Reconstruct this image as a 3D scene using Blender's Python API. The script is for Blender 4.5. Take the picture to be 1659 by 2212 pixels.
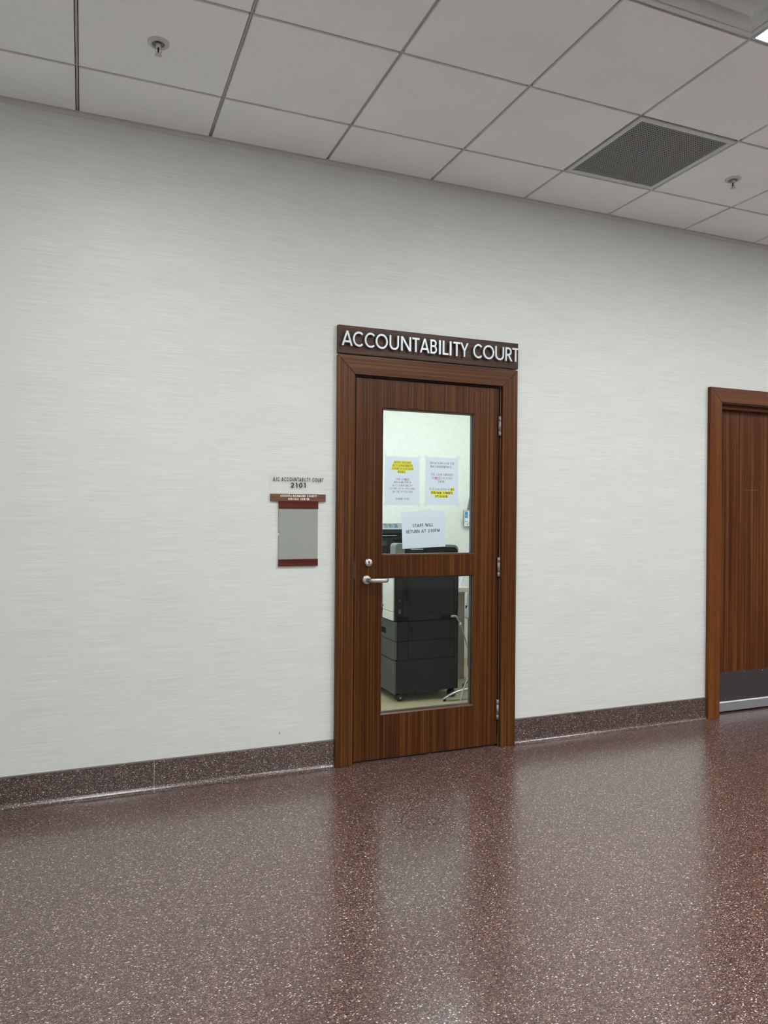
import bpy, bmesh, math, random
from mathutils import Vector, Matrix

# ------------------------------------------------------------------ clear, camera, world, exposure
for o in list(bpy.data.objects):
    bpy.data.objects.remove(o, do_unlink=True)
scene = bpy.context.scene
COL = scene.collection
random.seed(7)

IMG_W, IMG_H = 1659, 2212
F_PX = 1599.717
YAW, PITCH, ROLL = 0.385661, -0.000808, 0.008222
CAM = Vector((0.039023, -3.757505, 1.365009))
_f = Vector((math.sin(YAW) * math.cos(PITCH), math.cos(YAW) * math.cos(PITCH), math.sin(PITCH)))
_r = Vector((math.cos(YAW), -math.sin(YAW), 0))
_u = _r.cross(_f)
R2 = math.cos(ROLL) * _r + math.sin(ROLL) * _u
U2 = -math.sin(ROLL) * _r + math.cos(ROLL) * _u
cd = bpy.data.cameras.new('camera')
cam = bpy.data.objects.new('camera', cd)
COL.objects.link(cam)
cd.sensor_fit = 'HORIZONTAL'
cd.sensor_width = 36.0
cd.lens = F_PX * 36.0 / IMG_W
cd.clip_start = 0.05
cd.clip_end = 100
M = Matrix((R2, U2, -_f)).transposed().to_4x4()
M.translation = CAM
cam.matrix_world = M
scene.camera = cam

w = bpy.data.worlds.new('world')
scene.world = w
w.use_nodes = True
w.node_tree.nodes['Background'].inputs[0].default_value = (0.8, 0.85, 0.9, 1)
w.node_tree.nodes['Background'].inputs[1].default_value = 0.0

vs = scene.view_settings
vs.view_transform = 'Standard'
vs.look = 'None'
vs.gamma = 1.0
vs.use_curve_mapping = False
vs.exposure = 0.0

CORRIDOR_LAMP = 47.5      # emission of the corridor ceiling lamps
OFFICE_LAMP = 18.5        # emission of the office ceiling lamp

# ------------------------------------------------------------------ materials
def srgb(h):
    h = h.lstrip('#')
    v = [int(h[i:i + 2], 16) / 255 for i in (0, 2, 4)]
    return tuple((c / 12.92 if c <= 0.04045 else ((c + 0.055) / 1.055) ** 2.4) for c in v) + (1,)

def new_mat(name):
    m = bpy.data.materials.new(name)
    m.use_nodes = True
    nt = m.node_tree
    b = nt.nodes['Principled BSDF']
    return m, nt, b

def N(nt, typ, **kw):
    n = nt.nodes.new(typ)
    for k, v in kw.items():
        setattr(n, k, v)
    return n

def objcoord(nt, scale=(1, 1, 1), shift=(0, 0, 0)):
    tc = N(nt, 'ShaderNodeTexCoord')
    mp = N(nt, 'ShaderNodeMapping')
    mp.inputs['Scale'].default_value = scale
    mp.inputs['Location'].default_value = shift
    nt.links.new(tc.outputs['Object'], mp.inputs['Vector'])
    return mp.outputs['Vector']

def noise(nt, vec, scale, detail=2, rough=0.5):
    n = N(nt, 'ShaderNodeTexNoise')
    n.inputs['Scale'].default_value = scale
    n.inputs['Detail'].default_value = detail
    n.inputs['Roughness'].default_value = rough
    nt.links.new(vec, n.inputs['Vector'])
    return n.outputs['Fac']

def ramp(nt, fac, stops, interp='LINEAR'):
    r = N(nt, 'ShaderNodeValToRGB')
    cr = r.color_ramp
    cr.interpolation = interp
    while len(cr.elements) < len(stops):
        cr.elements.new(0.5)
    for e, (p, c) in zip(cr.elements, stops):
        e.position = p
        e.color = c if len(c) == 4 else tuple(c) + (1,)
    nt.links.new(fac, r.inputs['Fac'])
    return r.outputs['Color']

def mixc(nt, fac, a, b, blend='MIX'):
    m = N(nt, 'ShaderNodeMix', data_type='RGBA', blend_type=blend)
    def put(sock, v):
        if hasattr(v, 'is_linked'):
            nt.links.new(v, sock)
        else:
            sock.default_value = v
    put(m.inputs[0], fac)
    put(m.inputs[6], a)
    put(m.inputs[7], b)
    return m.outputs[2]

def bump(nt, b, height, strength, dist):
    n = N(nt, 'ShaderNodeBump')
    n.inputs['Strength'].default_value = strength
    n.inputs['Distance'].default_value = dist
    nt.links.new(height, n.inputs['Height'])
    nt.links.new(n.outputs['Normal'], b.inputs['Normal'])

def plain(name, col, rough=0.5, metal=0.0, spec=0.5, grain=0.0, gscale=60, coat=0.0):
    m, nt, b = new_mat(name)
    c = srgb(col) if isinstance(col, str) else tuple(col) + (1,)
    b.inputs['Base Color'].default_value = c
    b.inputs['Roughness'].default_value = rough
    b.inputs['Metallic'].default_value = metal
    b.inputs['Specular IOR Level'].default_value = spec
    b.inputs['Coat Weight'].default_value = coat
    v = objcoord(nt)
    f = noise(nt, v, gscale, 3)
    k = max(grain, 0.03)
    lo = tuple(x * (1 - k) for x in c[:3])
    hi = tuple(min(1, x * (1 + k)) for x in c[:3])
    nt.links.new(ramp(nt, f, [(0.3, lo), (0.7, hi)]), b.inputs['Base Color'])
    return m

def wood(name, axis, dark, mid, light, freq=75, stretch=1.1, rough=0.38, seed=0.0, spec=0.16, wav=0.0):
    m, nt, b = new_mat(name)
    tc = N(nt, 'ShaderNodeTexCoord')
    mp = N(nt, 'ShaderNodeMapping')
    sc = [freq, freq * 0.5, freq]
    sc[axis] = stretch
    mp.inputs['Scale'].default_value = sc
    mp.inputs['Location'].default_value = (seed, seed * 1.7, seed * 2.3)
    nt.links.new(tc.outputs['Object'], mp.inputs['Vector'])
    n1 = N(nt, 'ShaderNodeTexNoise')
    n1.inputs['Scale'].default_value = 1.0
    n1.inputs['Detail'].default_value = 2.5
    n1.inputs['Distortion'].default_value = wav
    nt.links.new(mp.outputs['Vector'], n1.inputs['Vector'])
    base = ramp(nt, n1.outputs['Fac'], [(0.33, srgb(dark)), (0.5, srgb(mid)), (0.67, srgb(light))])
    sc2 = [freq * 7, freq * 3, freq * 7]
    sc2[axis] = stretch * 14
    mp2 = N(nt, 'ShaderNodeMapping')
    mp2.inputs['Scale'].default_value = sc2
    nt.links.new(tc.outputs['Object'], mp2.inputs['Vector'])
    n2 = N(nt, 'ShaderNodeTexNoise')
    n2.inputs['Scale'].default_value = 1.0
    n2.inputs['Detail'].default_value = 2
    nt.links.new(mp2.outputs['Vector'], n2.inputs['Vector'])
    pore = ramp(nt, n2.outputs['Fac'], [(0.32, (0.72, 0.70, 0.68)), (0.55, (1, 1, 1))])
    c = mixc(nt, 1.0, base, pore, 'MULTIPLY')
    # slow tone drift between flitches
    sc3 = [5, 3, 5]
    sc3[axis] = 0.5
    mp3 = N(nt, 'ShaderNodeMapping')
    mp3.inputs['Scale'].default_value = sc3
    mp3.inputs['Location'].default_value = (seed, 3, seed)
    nt.links.new(tc.outputs['Object'], mp3.inputs['Vector'])
    n3 = N(nt, 'ShaderNodeTexNoise')
    n3.inputs['Scale'].default_value = 1.0
    nt.links.new(mp3.outputs['Vector'], n3.inputs['Vector'])
    drift = ramp(nt, n3.outputs['Fac'], [(0.3, (0.82, 0.80, 0.80)), (0.7, (1.12, 1.12, 1.10))])
    c = mixc(nt, 1.0, c, drift, 'MULTIPLY')
    nt.links.new(c, b.inputs['Base Color'])
    b.inputs['Roughness'].default_value = rough
    b.inputs['Specular IOR Level'].default_value = spec
    bump(nt, b, n2.outputs['Fac'], 0.12, 0.0006)
    return m

def terrazzo(name, base_a, base_b, rough, scale=1.0, polish=True, white=0.055, coat=0.85):
    m, nt, b = new_mat(name)
    v = objcoord(nt, shift=(0.137, 0.271, 0.3719))
    big = noise(nt, v, 1.3, 3)
    base = ramp(nt, big, [(0.35, srgb(base_a)), (0.65, srgb(base_b))])
    # speckled cement matrix
    fine = noise(nt, v, 420 * scale, 2, 0.7)
    base = mixc(nt, 1.0, base, ramp(nt, fine, [(0.35, (0.55, 0.53, 0.53)), (0.65, (1.5, 1.48, 1.46))]), 'MULTIPLY')
    def vor(sc, mapscale, rot):
        tc = N(nt, 'ShaderNodeTexCoord')
        sx = N(nt, 'ShaderNodeSeparateXYZ')
        nt.links.new(tc.outputs['Object'], sx.inputs[0])
        ad = N(nt, 'ShaderNodeMath', operation='ADD')
        nt.links.new(sx.outputs[1], ad.inputs[0])
        nt.links.new(sx.outputs[2], ad.inputs[1])
        cb_ = N(nt, 'ShaderNodeCombineXYZ')
        nt.links.new(sx.outputs[0], cb_.inputs[0])
        nt.links.new(ad.outputs[0], cb_.inputs[1])
        mp = N(nt, 'ShaderNodeMapping')
        mp.inputs['Scale'].default_value = mapscale
        mp.inputs['Rotation'].default_value = (0, 0, rot)
        nt.links.new(cb_.outputs[0], mp.inputs['Vector'])
        vo = N(nt, 'ShaderNodeTexVoronoi')
        vo.voronoi_dimensions = '2D'
        vo.feature = 'F1'
        vo.inputs['Scale'].default_value = sc * scale
        nt.links.new(mp.outputs['Vector'], vo.inputs['Vector'])
        sep = N(nt, 'ShaderNodeSeparateColor')
        nt.links.new(vo.outputs['Color'], sep.inputs[0])
        return vo, sep
    def chips(v2, lo, hi, size):
        vo, sep = v2
        pick = N(nt, 'ShaderNodeMath', operation='COMPARE')
        nt.links.new(sep.outputs[0], pick.inputs[0])
        pick.inputs[1].default_value = (lo + hi) / 2
        pick.inputs[2].default_value = (hi - lo) / 2
        sz = N(nt, 'ShaderNodeMath', operation='MULTIPLY_ADD')
        nt.links.new(sep.outputs[1], sz.inputs[0])
        sz.inputs[1].default_value = size
        sz.inputs[2].default_value = size * 0.35
        inside = N(nt, 'ShaderNodeMath', operation='LESS_THAN')
        nt.links.new(vo.outputs['Distance'], inside.inputs[0])
        nt.links.new(sz.outputs[0], inside.inputs[1])
        mul = N(nt, 'ShaderNodeMath', operation='MULTIPLY')
        nt.links.new(pick.outputs[0], mul.inputs[0])
        nt.links.new(inside.outputs[0], mul.inputs[1])
        return mul.outputs[0]
    va, vb = vor(330, (1, 1.5, 1), 0.15), vor(185, (0.85, 1.5, 1), -0.2)
    for v2, lo, hi, size, col in (
        (va, 0.00, 0.34, 0.55, '#2c1c1a'),
        (va, 0.36, 0.62, 0.55, '#846a5f'),
        (va, 1 - white * 1.2, 1.00, 0.44, '#c4bab3'),
        (vb, 0.00, 0.24, 0.56, '#140d0e'),
        (vb, 0.50, 0.50 + white * 0.8, 0.44, '#cfc6be'),
        (vb, 0.80, 0.86, 0.42, '#a5876f'),
    ):
        base = mixc(nt, chips(v2, lo, hi, size), base, srgb(col))
    nt.links.new(base, b.inputs['Base Color'])
    b.inputs['Roughness'].default_value = rough
    b.inputs['IOR'].default_value = 1.5
    if polish:
        b.inputs['Coat Weight'].default_value = coat
        b.inputs['Coat Roughness'].default_value = 0.2
        b.inputs['Coat IOR'].default_value = 1.57
    return m

def wallcover():
    m, nt, b = new_mat('woven_wallcovering')
    tc = N(nt, 'ShaderNodeTexCoord')
    sep = N(nt, 'ShaderNodeSeparateXYZ')
    nt.links.new(tc.outputs['Object'], sep.inputs[0])
    def math1(op, a, c=None):
        n = N(nt, 'ShaderNodeMath', operation=op)
        nt.links.new(a, n.inputs[0])
        if c is not None:
            n.inputs[1].default_value = c
        return n.outputs[0]
    roll = math1('MULTIPLY', math1('FLOOR', math1('MULTIPLY', math1('ADD', sep.outputs[0], 2.04), 1 / 1.35)), 7.31)
    zz = N(nt, 'ShaderNodeMath', operation='ADD')
    nt.links.new(sep.outputs[2], zz.inputs[0])
    nt.links.new(roll, zz.inputs[1])
    cmb = N(nt, 'ShaderNodeCombineXYZ')
    nt.links.new(sep.outputs[0], cmb.inputs[0])
    nt.links.new(sep.outputs[1], cmb.inputs[1])
    nt.links.new(zz.outputs[0], cmb.inputs[2])
    def lay(s):
        mp = N(nt, 'ShaderNodeMapping')
        mp.inputs['Scale'].default_value = s
        nt.links.new(cmb.outputs[0], mp.inputs['Vector'])
        return mp.outputs['Vector']
    a = noise(nt, lay((3.5, 5, 330)), 1.0, 2, 0.6)
    c = noise(nt, lay((11, 20, 560)), 1.0, 1, 0.6)
    big = noise(nt, lay((1.2, 1, 6)), 1.0, 2)
    col = ramp(nt, a, [(0.3, srgb('#bebfb9')), (0.5, srgb('#c6c7c2')), (0.72, srgb('#cfd0cc'))])
    col = mixc(nt, 1.0, col, ramp(nt, c, [(0.3, (0.95, 0.95, 0.945)), (0.7, (1.03, 1.03, 1.03))]), 'MULTIPLY')
    col = mixc(nt, 1.0, col, ramp(nt, big, [(0.3, (0.98, 0.98, 0.98)), (0.7, (1.015, 1.015, 1.015))]), 'MULTIPLY')
    nt.links.new(col, b.inputs['Base Color'])
    b.inputs['Roughness'].default_value = 0.46
    b.inputs['Specular IOR Level'].default_value = 0.3
    add = N(nt, 'ShaderNodeMath', operation='ADD')
    nt.links.new(a, add.inputs[0])
    nt.links.new(c, add.inputs[1])
    bump(nt, b, add.outputs[0], 0.25, 0.0010)
    return m

def tile_mat():
    m, nt, b = new_mat('ceiling_tile')
    v = objcoord(nt)
    f = noise(nt, v, 190, 1, 0.7)
    g = noise(nt, v, 3, 2)
    col = ramp(nt, f, [(0.3, (0.86, 0.88, 0.90)), (0.7, (0.93, 0.95, 0.97))])
    col = mixc(nt, 1.0, col, ramp(nt, g, [(0.3, (0.97, 0.97, 0.98)), (0.7, (1.02, 1.01, 1.0))]), 'MULTIPLY')
    nt.links.new(col, b.inputs['Base Color'])
    b.inputs['Roughness'].default_value = 0.9
    b.inputs['Specular IOR Level'].default_value = 0.1
    return m

def emit(name, col, strength):
    m, nt, b = new_mat(name)
    b.inputs['Base Color'].default_value = (0.9, 0.9, 0.9, 1)
    b.inputs['Emission Color'].default_value = tuple(col) + (1,)
    b.inputs['Emission Strength'].default_value = strength
    return m

def pane_mat(name, tint, gloss=1.0, ior=1.5):
    m = bpy.data.materials.new(name)
    m.use_nodes = True
    nt = m.node_tree
    nt.nodes.clear()
    out = N(nt, 'ShaderNodeOutputMaterial')
    tr = N(nt, 'ShaderNodeBsdfTransparent')
    tr.inputs[0].default_value = tuple(tint) + (1,)
    gl = N(nt, 'ShaderNodeBsdfGlossy')
    gl.inputs['Roughness'].default_value = 0.02
    fr = N(nt, 'ShaderNodeFresnel')
    fr.inputs['IOR'].default_value = ior
    mx = N(nt, 'ShaderNodeMixShader')
    nt.links.new(fr.outputs[0], mx.inputs[0])
    nt.links.new(tr.outputs[0], mx.inputs[1])
    nt.links.new(gl.outputs[0], mx.inputs[2])
    nt.links.new(mx.outputs[0], out.inputs[0])
    return m

def paper_mat(name, col, trans=0.25):
    m = bpy.data.materials.new(name)
    m.use_nodes = True
    nt = m.node_tree
    nt.nodes.clear()
    out = N(nt, 'ShaderNodeOutputMaterial')
    c = srgb(col)
    v = objcoord(nt)
    f = noise(nt, v, 260, 3, 0.7)
    cc = ramp(nt, f, [(0.3, tuple(x * 0.96 for x in c[:3])), (0.7, tuple(min(1, x * 1.03) for x in c[:3]))])
    d = N(nt, 'ShaderNodeBsdfDiffuse')
    t = N(nt, 'ShaderNodeBsdfTranslucent')
    nt.links.new(cc, d.inputs[0])
    nt.links.new(cc, t.inputs[0])
    mx = N(nt, 'ShaderNodeMixShader')
    mx.inputs[0].default_value = trans
    nt.links.new(d.outputs[0], mx.inputs[1])
    nt.links.new(t.outputs[0], mx.inputs[2])
    nt.links.new(mx.outputs[0], out.inputs[0])
    return m

MT = {}
MT['wall'] = wallcover()
MT['paint'] = plain('cream_paint', '#e4e5e2', 0.6, spec=0.25, gscale=30)
MT['office_paint'] = plain('office_paint', '#dfe6dc', 0.65, spec=0.2, gscale=30)
MT['floor'] = terrazzo('terrazzo_floor', '#482c27', '#513530', 0.34)
MT['base'] = terrazzo('terrazzo_base', '#32211e', '#3a2825', 0.30, 1.25, polish=True, white=0.05, coat=0.4)
MT['office_floor'] = plain('office_vinyl', '#a8a07f', 0.45, grain=0.10, gscale=300)
MT['tile'] = tile_mat()
MT['grid'] = plain('grid_white', '#b9b2ae', 0.5)
MT['dark'] = plain('dark_void', '#141313', 0.8)
MT['leaf'] = wood('sapele_leaf', 2, '#361905', '#482508', '#5c3712', 130, 0.7, seed=2.0, rough=0.3)
MT['leaf2'] = wood('sapele_leaf_wide', 2, '#3d1c0c', '#552c11', '#6c421d', 45, 0.6, seed=9.0, rough=0.3)
MT['case_v'] = wood('sapele_casing_upright', 2, '#3c1d08', '#4f2c0f', '#65401b', 120, 0.8, seed=5.0, rough=0.3)
MT['case_h'] = wood('sapele_casing_head', 0, '#3e1f0a', '#4f2c11', '#643f1d', 100, 0.9, seed=11.0, rough=0.3, wav=0.6)
MT['case2_v'] = wood('mahogany_casing_upright', 2, '#552c11', '#613516', '#6d401c', 22, 0.5, seed=15.0, rough=0.3)
MT['case2_h'] = wood('mahogany_casing_head', 0, '#542b12', '#5d3216', '#683c1e', 30, 0.6, seed=15.0, rough=0.3)
MT['bead'] = plain('bead_wood', '#4a2a13', 0.35, spec=0.3, grain=0.15, gscale=40)
MT['walnut'] = wood('walnut_board', 0, '#33221b', '#402c23', '#4d382d', 55, 1.6, seed=21.0, rough=0.42, wav=1.2)
MT['plaquewood'] = wood('plaque_brown_wood', 0, '#5a3d2e', '#6b4b3a', '#7a5846', 45, 4, seed=3.0, rough=0.5, wav=1.5)
MT['redwood'] = wood('holder_red_wood', 0, '#45190f', '#521f13', '#5e281a', 60, 4, seed=4.0, rough=0.5)
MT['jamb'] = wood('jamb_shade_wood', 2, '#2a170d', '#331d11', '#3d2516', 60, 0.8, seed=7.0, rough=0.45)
MT['steel'] = plain('satin_steel', '#a39e9a', 0.36, metal=0.75, gscale=200)
MT['hinge'] = plain('hinge_steel', '#7f7c7b', 0.4, metal=0.25)
MT['steel_d'] = plain('dull_steel', '#6f6c6a', 0.45, metal=1.0, gscale=200)
MT['alu'] = plain('brushed_letter_metal', '#b4b9bc', 0.42, metal=0.4, gscale=150)
MT['alu_bar'] = plain('door_sweep_aluminium', '#b4b6ba', 0.4, metal=0.9, gscale=150)
MT['kick'] = plain('kick_plate_steel', '#6b6365', 0.38, metal=1.0, gscale=120)
MT['black_ink'] = plain('black_ink', '#202327', 0.6, spec=0.2)
MT['grey_ink'] = plain('grey_ink', '#3b4048', 0.7, spec=0.1)
MT['red_ink'] = plain('dark_red_ink', '#74404a', 0.7, spec=0.1)
MT['red_bold'] = plain('red_ink', '#8e2a3a', 0.7, spec=0.1)
MT['yellow'] = paper_mat('highlighter_yellow', '#f3ea50', 0.25)
MT['white_ink'] = plain('white_ink', '#e8e6e0', 0.6, spec=0.2)
MT['paper'] = paper_mat('notice_paper', '#dde4ee', 0.15)
MT['tape'] = pane_mat('clear_tape', (0.955, 0.965, 0.96), ior=1.1)
MT['glass'] = pane_mat('door_glass', (0.985, 0.999, 0.99), ior=1.24)
MT['acrylic'] = pane_mat('clear_acrylic', (0.998, 1.0, 0.998), ior=1.07)
MT['grey_panel'] = plain('grey_insert', '#8a8d87', 0.5, spec=0.3, gscale=300, grain=0.04)
MT['reveal_grey'] = plain('lit_reveal_grey', '#433d38', 0.5)  # room light on the wooden reveal, put into a grey colour
MT['white_metal'] = plain('white_enamel', '#cbd0d2', 0.45)
MT['perf'] = plain('perforated_grey', '#868687', 0.5)
MT['copier'] = plain('copier_charcoal', '#1d2021', 0.6, spec=0.18, gscale=400, grain=0.08)
MT['copier_front'] = plain('copier_front_grey', '#4e5152', 0.5, gscale=400)
MT['copier_black'] = plain('copier_black', '#050506', 0.6, spec=0.15)
MT['copier_white'] = plain('copier_white', '#dcE2dc'.lower(), 0.4)
MT['printer'] = plain('printer_black', '#0f1011', 0.4, spec=0.3)
MT['printer_grey'] = plain('printer_grey', '#2b2e30', 0.5)
MT['copier_top'] = plain('copier_top_grey', '#747b7b', 0.5)
MT['sorter'] = plain('sorter_grey', '#aeb7b6', 0.5)
MT['blue'] = plain('blue_print', '#5fa0c4', 0.6)
MT['blue2'] = plain('blue_leaflet', '#5a86c8', 0.6)
MT['beige'] = plain('desk_beige', '#9b937e', 0.55)
MT['beige_top'] = plain('desk_top_beige', '#c2bda8', 0.5)
MT['pale'] = plain('pale_panel', '#b4b9b4', 0.5)
MT['cable'] = plain('grey_cable', '#9b9c96', 0.5)
MT['rubber'] = plain('black_rubber', '#141414', 0.6)
MT['chrome'] = plain('silver_foot', '#b5bab9', 0.3, metal=0.8)
MT['chrome_s'] = plain('sprinkler_chrome', '#c4c2c4', 0.35, metal=0.35)
MT['lamp'] = emit('lamp_diffuser', (0.96, 1.0, 1.01), CORRIDOR_LAMP)
MT['lamp_office'] = emit('office_lamp_diffuser', (0.98, 1.0, 1.08), OFFICE_LAMP)
MT['dust_paper'] = paper_mat('white_sheets', '#e6eef2', 0.15)

# ------------------------------------------------------------------ mesh helpers
class MB:
    def __init__(self):
        self.v, self.f, self.s = [], [], []
    def add(self, verts, faces, smooth=False):
        n = len(self.v)
        self.v += [tuple(p) for p in verts]
        self.f += [tuple(n + i for i in q) for q in faces]
        self.s += [smooth] * len(faces)
        return self
    def box(self, x0, x1, y0, y1, z0, z1):
        vs_ = [(x0, y0, z0), (x1, y0, z0), (x1, y1, z0), (x0, y1, z0), (x0, y0, z1), (x1, y0, z1), (x1, y1, z1), (x0, y1, z1)]
        return self.add(vs_, [(0, 3, 2, 1), (4, 5, 6, 7), (0, 1, 5, 4), (1, 2, 6, 5), (2, 3, 7, 6), (3, 0, 4, 7)])
    def prism(self, poly, axis, a, b):
        """poly: 2D points in the plane normal to axis, extruded from a to b"""
        def p3(p, t):
            if axis == 0: return (t, p[0], p[1])
            if axis == 1: return (p[0], t, p[1])
            return (p[0], p[1], t)
        n = len(poly)
        self.add([p3(p, a) for p in poly] + [p3(p, b) for p in poly],
                 [tuple(range(n))[::-1], tuple(range(n, 2 * n))] + [(i, (i + 1) % n, n + (i + 1) % n, n + i) for i in range(n)])
        return self
    def cyl(self, c, r, axis, a, b, n=24, r2=None):
        r2 = r if r2 is None else r2
        def p3(t, rr, h):
            x, y = rr * math.cos(t), rr * math.sin(t)
            if axis == 0: return (h, c[1] + x, c[2] + y)
            if axis == 1: return (c[0] + x, h, c[2] + y)
            return (c[0] + x, c[1] + y, h)
        ring = [2 * math.pi * i / n for i in range(n)]
        k = len(self.v)
        self.v += [p3(t, r, a) for t in ring] + [p3(t, r2, b) for t in ring]
        self.f += [(k + i, k + (i + 1) % n, k + n + (i + 1) % n, k + n + i) for i in range(n)]
        self.s += [True] * n
        self.f += [tuple(k + i for i in range(n))[::-1], tuple(k + n + i for i in range(n))]
        self.s += [False] * 2
        return self
    def lathe(self, c, prof, axis=2, n=32, closed=False):
        """prof: list of (radius, height)"""
        k = len(self.v)
        for r, h in prof:
            for i in range(n):
                t = 2 * math.pi * i / n
                x, y = r * math.cos(t), r * math.sin(t)
                if axis == 2: self.v.append((c[0] + x, c[1] + y, c[2] + h))
                elif axis == 1: self.v.append((c[0] + x, c[1] + h, c[2] + y))
                else: self.v.append((c[0] + h, c[1] + x, c[2] + y))
        for j in range(len(prof) - 1):
            for i in range(n):
                self.f.append((k + j * n + i, k + j * n + (i + 1) % n, k + (j + 1) * n + (i + 1) % n, k + (j + 1) * n + i))
                self.s.append(True)
        self.f.append(tuple(k + i for i in range(n))[::-1]); self.s.append(False)
        m = (len(prof) - 1) * n
        self.f.append(tuple(k + m + i for i in range(n))); self.s.append(False)
        return self
    def tube(self, pts, rad, n=12, flat=(1, 1), upv=(0, 0, 1)):
        pts = [Vector(p) for p in pts]
        rads = rad if isinstance(rad, (list, tuple)) else [rad] * len(pts)
        k = len(self.v)
        upv = Vector(upv)
        for i, p in enumerate(pts):
            d = (pts[min(i + 1, len(pts) - 1)] - pts[max(i - 1, 0)]).normalized()
            a = d.cross(upv)
            if a.length < 1e-4: a = d.cross(Vector((0, 1, 0)))
            a.normalize()
            b = a.cross(d)
            for j in range(n):
                t = 2 * math.pi * j / n
                self.v.append(tuple(p + a * (rads[i] * flat[0] * math.cos(t)) + b * (rads[i] * flat[1] * math.sin(t))))
        for i in range(len(pts) - 1):
            for j in range(n):
                self.f.append((k + i * n + j, k + i * n + (j + 1) % n, k + (i + 1) * n + (j + 1) % n, k + (i + 1) * n + j))
                self.s.append(True)
        self.f.append(tuple(k + j for j in range(n))[::-1]); self.s.append(False)
        m = (len(pts) - 1) * n
        self.f.append(tuple(k + m + j for j in range(n))); self.s.append(False)
        return self
    def slab(self, xs, zs, holes, y0, y1):
        """rectangle grid in x,z with some cells missing, thickness y0..y1"""
        nx, nz = len(xs), len(zs)
        k = len(self.v)
        for y in (y0, y1):
            for z in zs:
                for x in xs:
                    self.v.append((x, y, z))
        idx = lambda i, j, s: k + s * nx * nz + j * nx + i
        solid = lambda i, j: 0 <= i < nx - 1 and 0 <= j < nz - 1 and (i, j) not in holes
        for i in range(nx - 1):
            for j in range(nz - 1):
                if not solid(i, j): continue
                fs = [(idx(i, j, 0), idx(i + 1, j, 0), idx(i + 1, j + 1, 0), idx(i, j + 1, 0)),
                      (idx(i, j, 1), idx(i, j + 1, 1), idx(i + 1, j + 1, 1), idx(i + 1, j, 1))]
                if not solid(i - 1, j): fs.append((idx(i, j, 0), idx(i, j + 1, 0), idx(i, j + 1, 1), idx(i, j, 1)))
                if not solid(i + 1, j): fs.append((idx(i + 1, j, 0), idx(i + 1, j, 1), idx(i + 1, j + 1, 1), idx(i + 1, j + 1, 0)))
                if not solid(i, j - 1): fs.append((idx(i, j, 0), idx(i, j, 1), idx(i + 1, j, 1), idx(i + 1, j, 0)))
                if not solid(i, j + 1): fs.append((idx(i, j + 1, 0), idx(i + 1, j + 1, 0), idx(i + 1, j + 1, 1), idx(i, j + 1, 1)))
                self.f += fs
                self.s += [False] * len(fs)
        return self
    def ring_xy(self, x0, x1, y0, y1, w, z0, z1):
        t = MB().slab([x0, x0 + w, x1 - w, x1], [y0, y0 + w, y1 - w, y1], {(1, 1)}, z0, z1)
        return self.add([(a, c, b) for a, b, c in t.v], t.f)
    def mesh(self, name, mat, off=(0, 0, 0), recalc=True):
        me = bpy.data.meshes.new(name)
        me.from_pydata([(a - off[0], b - off[1], c - off[2]) for a, b, c in self.v], [], self.f)
        me.polygons.foreach_set('use_smooth', self.s)
        if recalc:
            bm = bmesh.new()
            bm.from_mesh(me)
            bmesh.ops.recalc_face_normals(bm, faces=bm.faces)
            bm.to_mesh(me)
            bm.free()
        me.materials.append(mat)
        me.update()
        return me

def root_loc(o):
    l = Vector((0, 0, 0))
    while o is not None:
        l += o.location
        o = o.parent
    return l

def tag(o, label=None, cat=None, group=None, kind=None):
    if label: o['label'] = label
    if cat: o['category'] = cat
    if group: o['group'] = group
    if kind: o['kind'] = kind
    return o

def part(name, mb, mat, parent=None, bevel=0.0, seg=2, loc=None, label=None):
    """link the collected shapes as ONE mesh object; coordinates are world coordinates"""
    off = root_loc(parent) if parent is not None else (Vector(loc) if loc else Vector((0, 0, 0)))
    o = bpy.data.objects.new(name, mb.mesh(name, mat, off))
    COL.objects.link(o)
    if parent is not None:
        o.parent = parent
    else:
        o.location = off
    if bevel:
        bv = o.modifiers.new('bevel', 'BEVEL')
        bv.width = bevel
        bv.segments = seg
        bv.limit_method = 'ANGLE'
        bv.angle_limit = math.radians(40)
        bv.harden_normals = False
    if label: o['label'] = label
    return o

def empty(name, loc, label=None, cat=None, group=None, kind=None):
    o = bpy.data.objects.new(name, None)
    o.empty_display_size = 0.1
    o.location = loc
    COL.objects.link(o)
    return tag(o, label, cat, group, kind)

def copy_tree(o, loc, label=None, group=None):
    def rec(s, par):
        c = s.copy()
        COL.objects.link(c)
        c.parent = par
        for ch in s.children:
            rec(ch, c)
        return c
    c = rec(o, None)
    c.location = loc
    if label: c['label'] = label
    if group: c['group'] = group
    return c

# ------------------------------------------------------------------ lettering (own stroke alphabet)
def arc(cx, cy, rx, ry, a0, a1, n=14):
    return [(cx + rx * math.cos(math.radians(a0 + (a1 - a0) * i / n)), cy + ry * math.sin(math.radians(a0 + (a1 - a0) * i / n))) for i in range(n + 1)]

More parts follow.
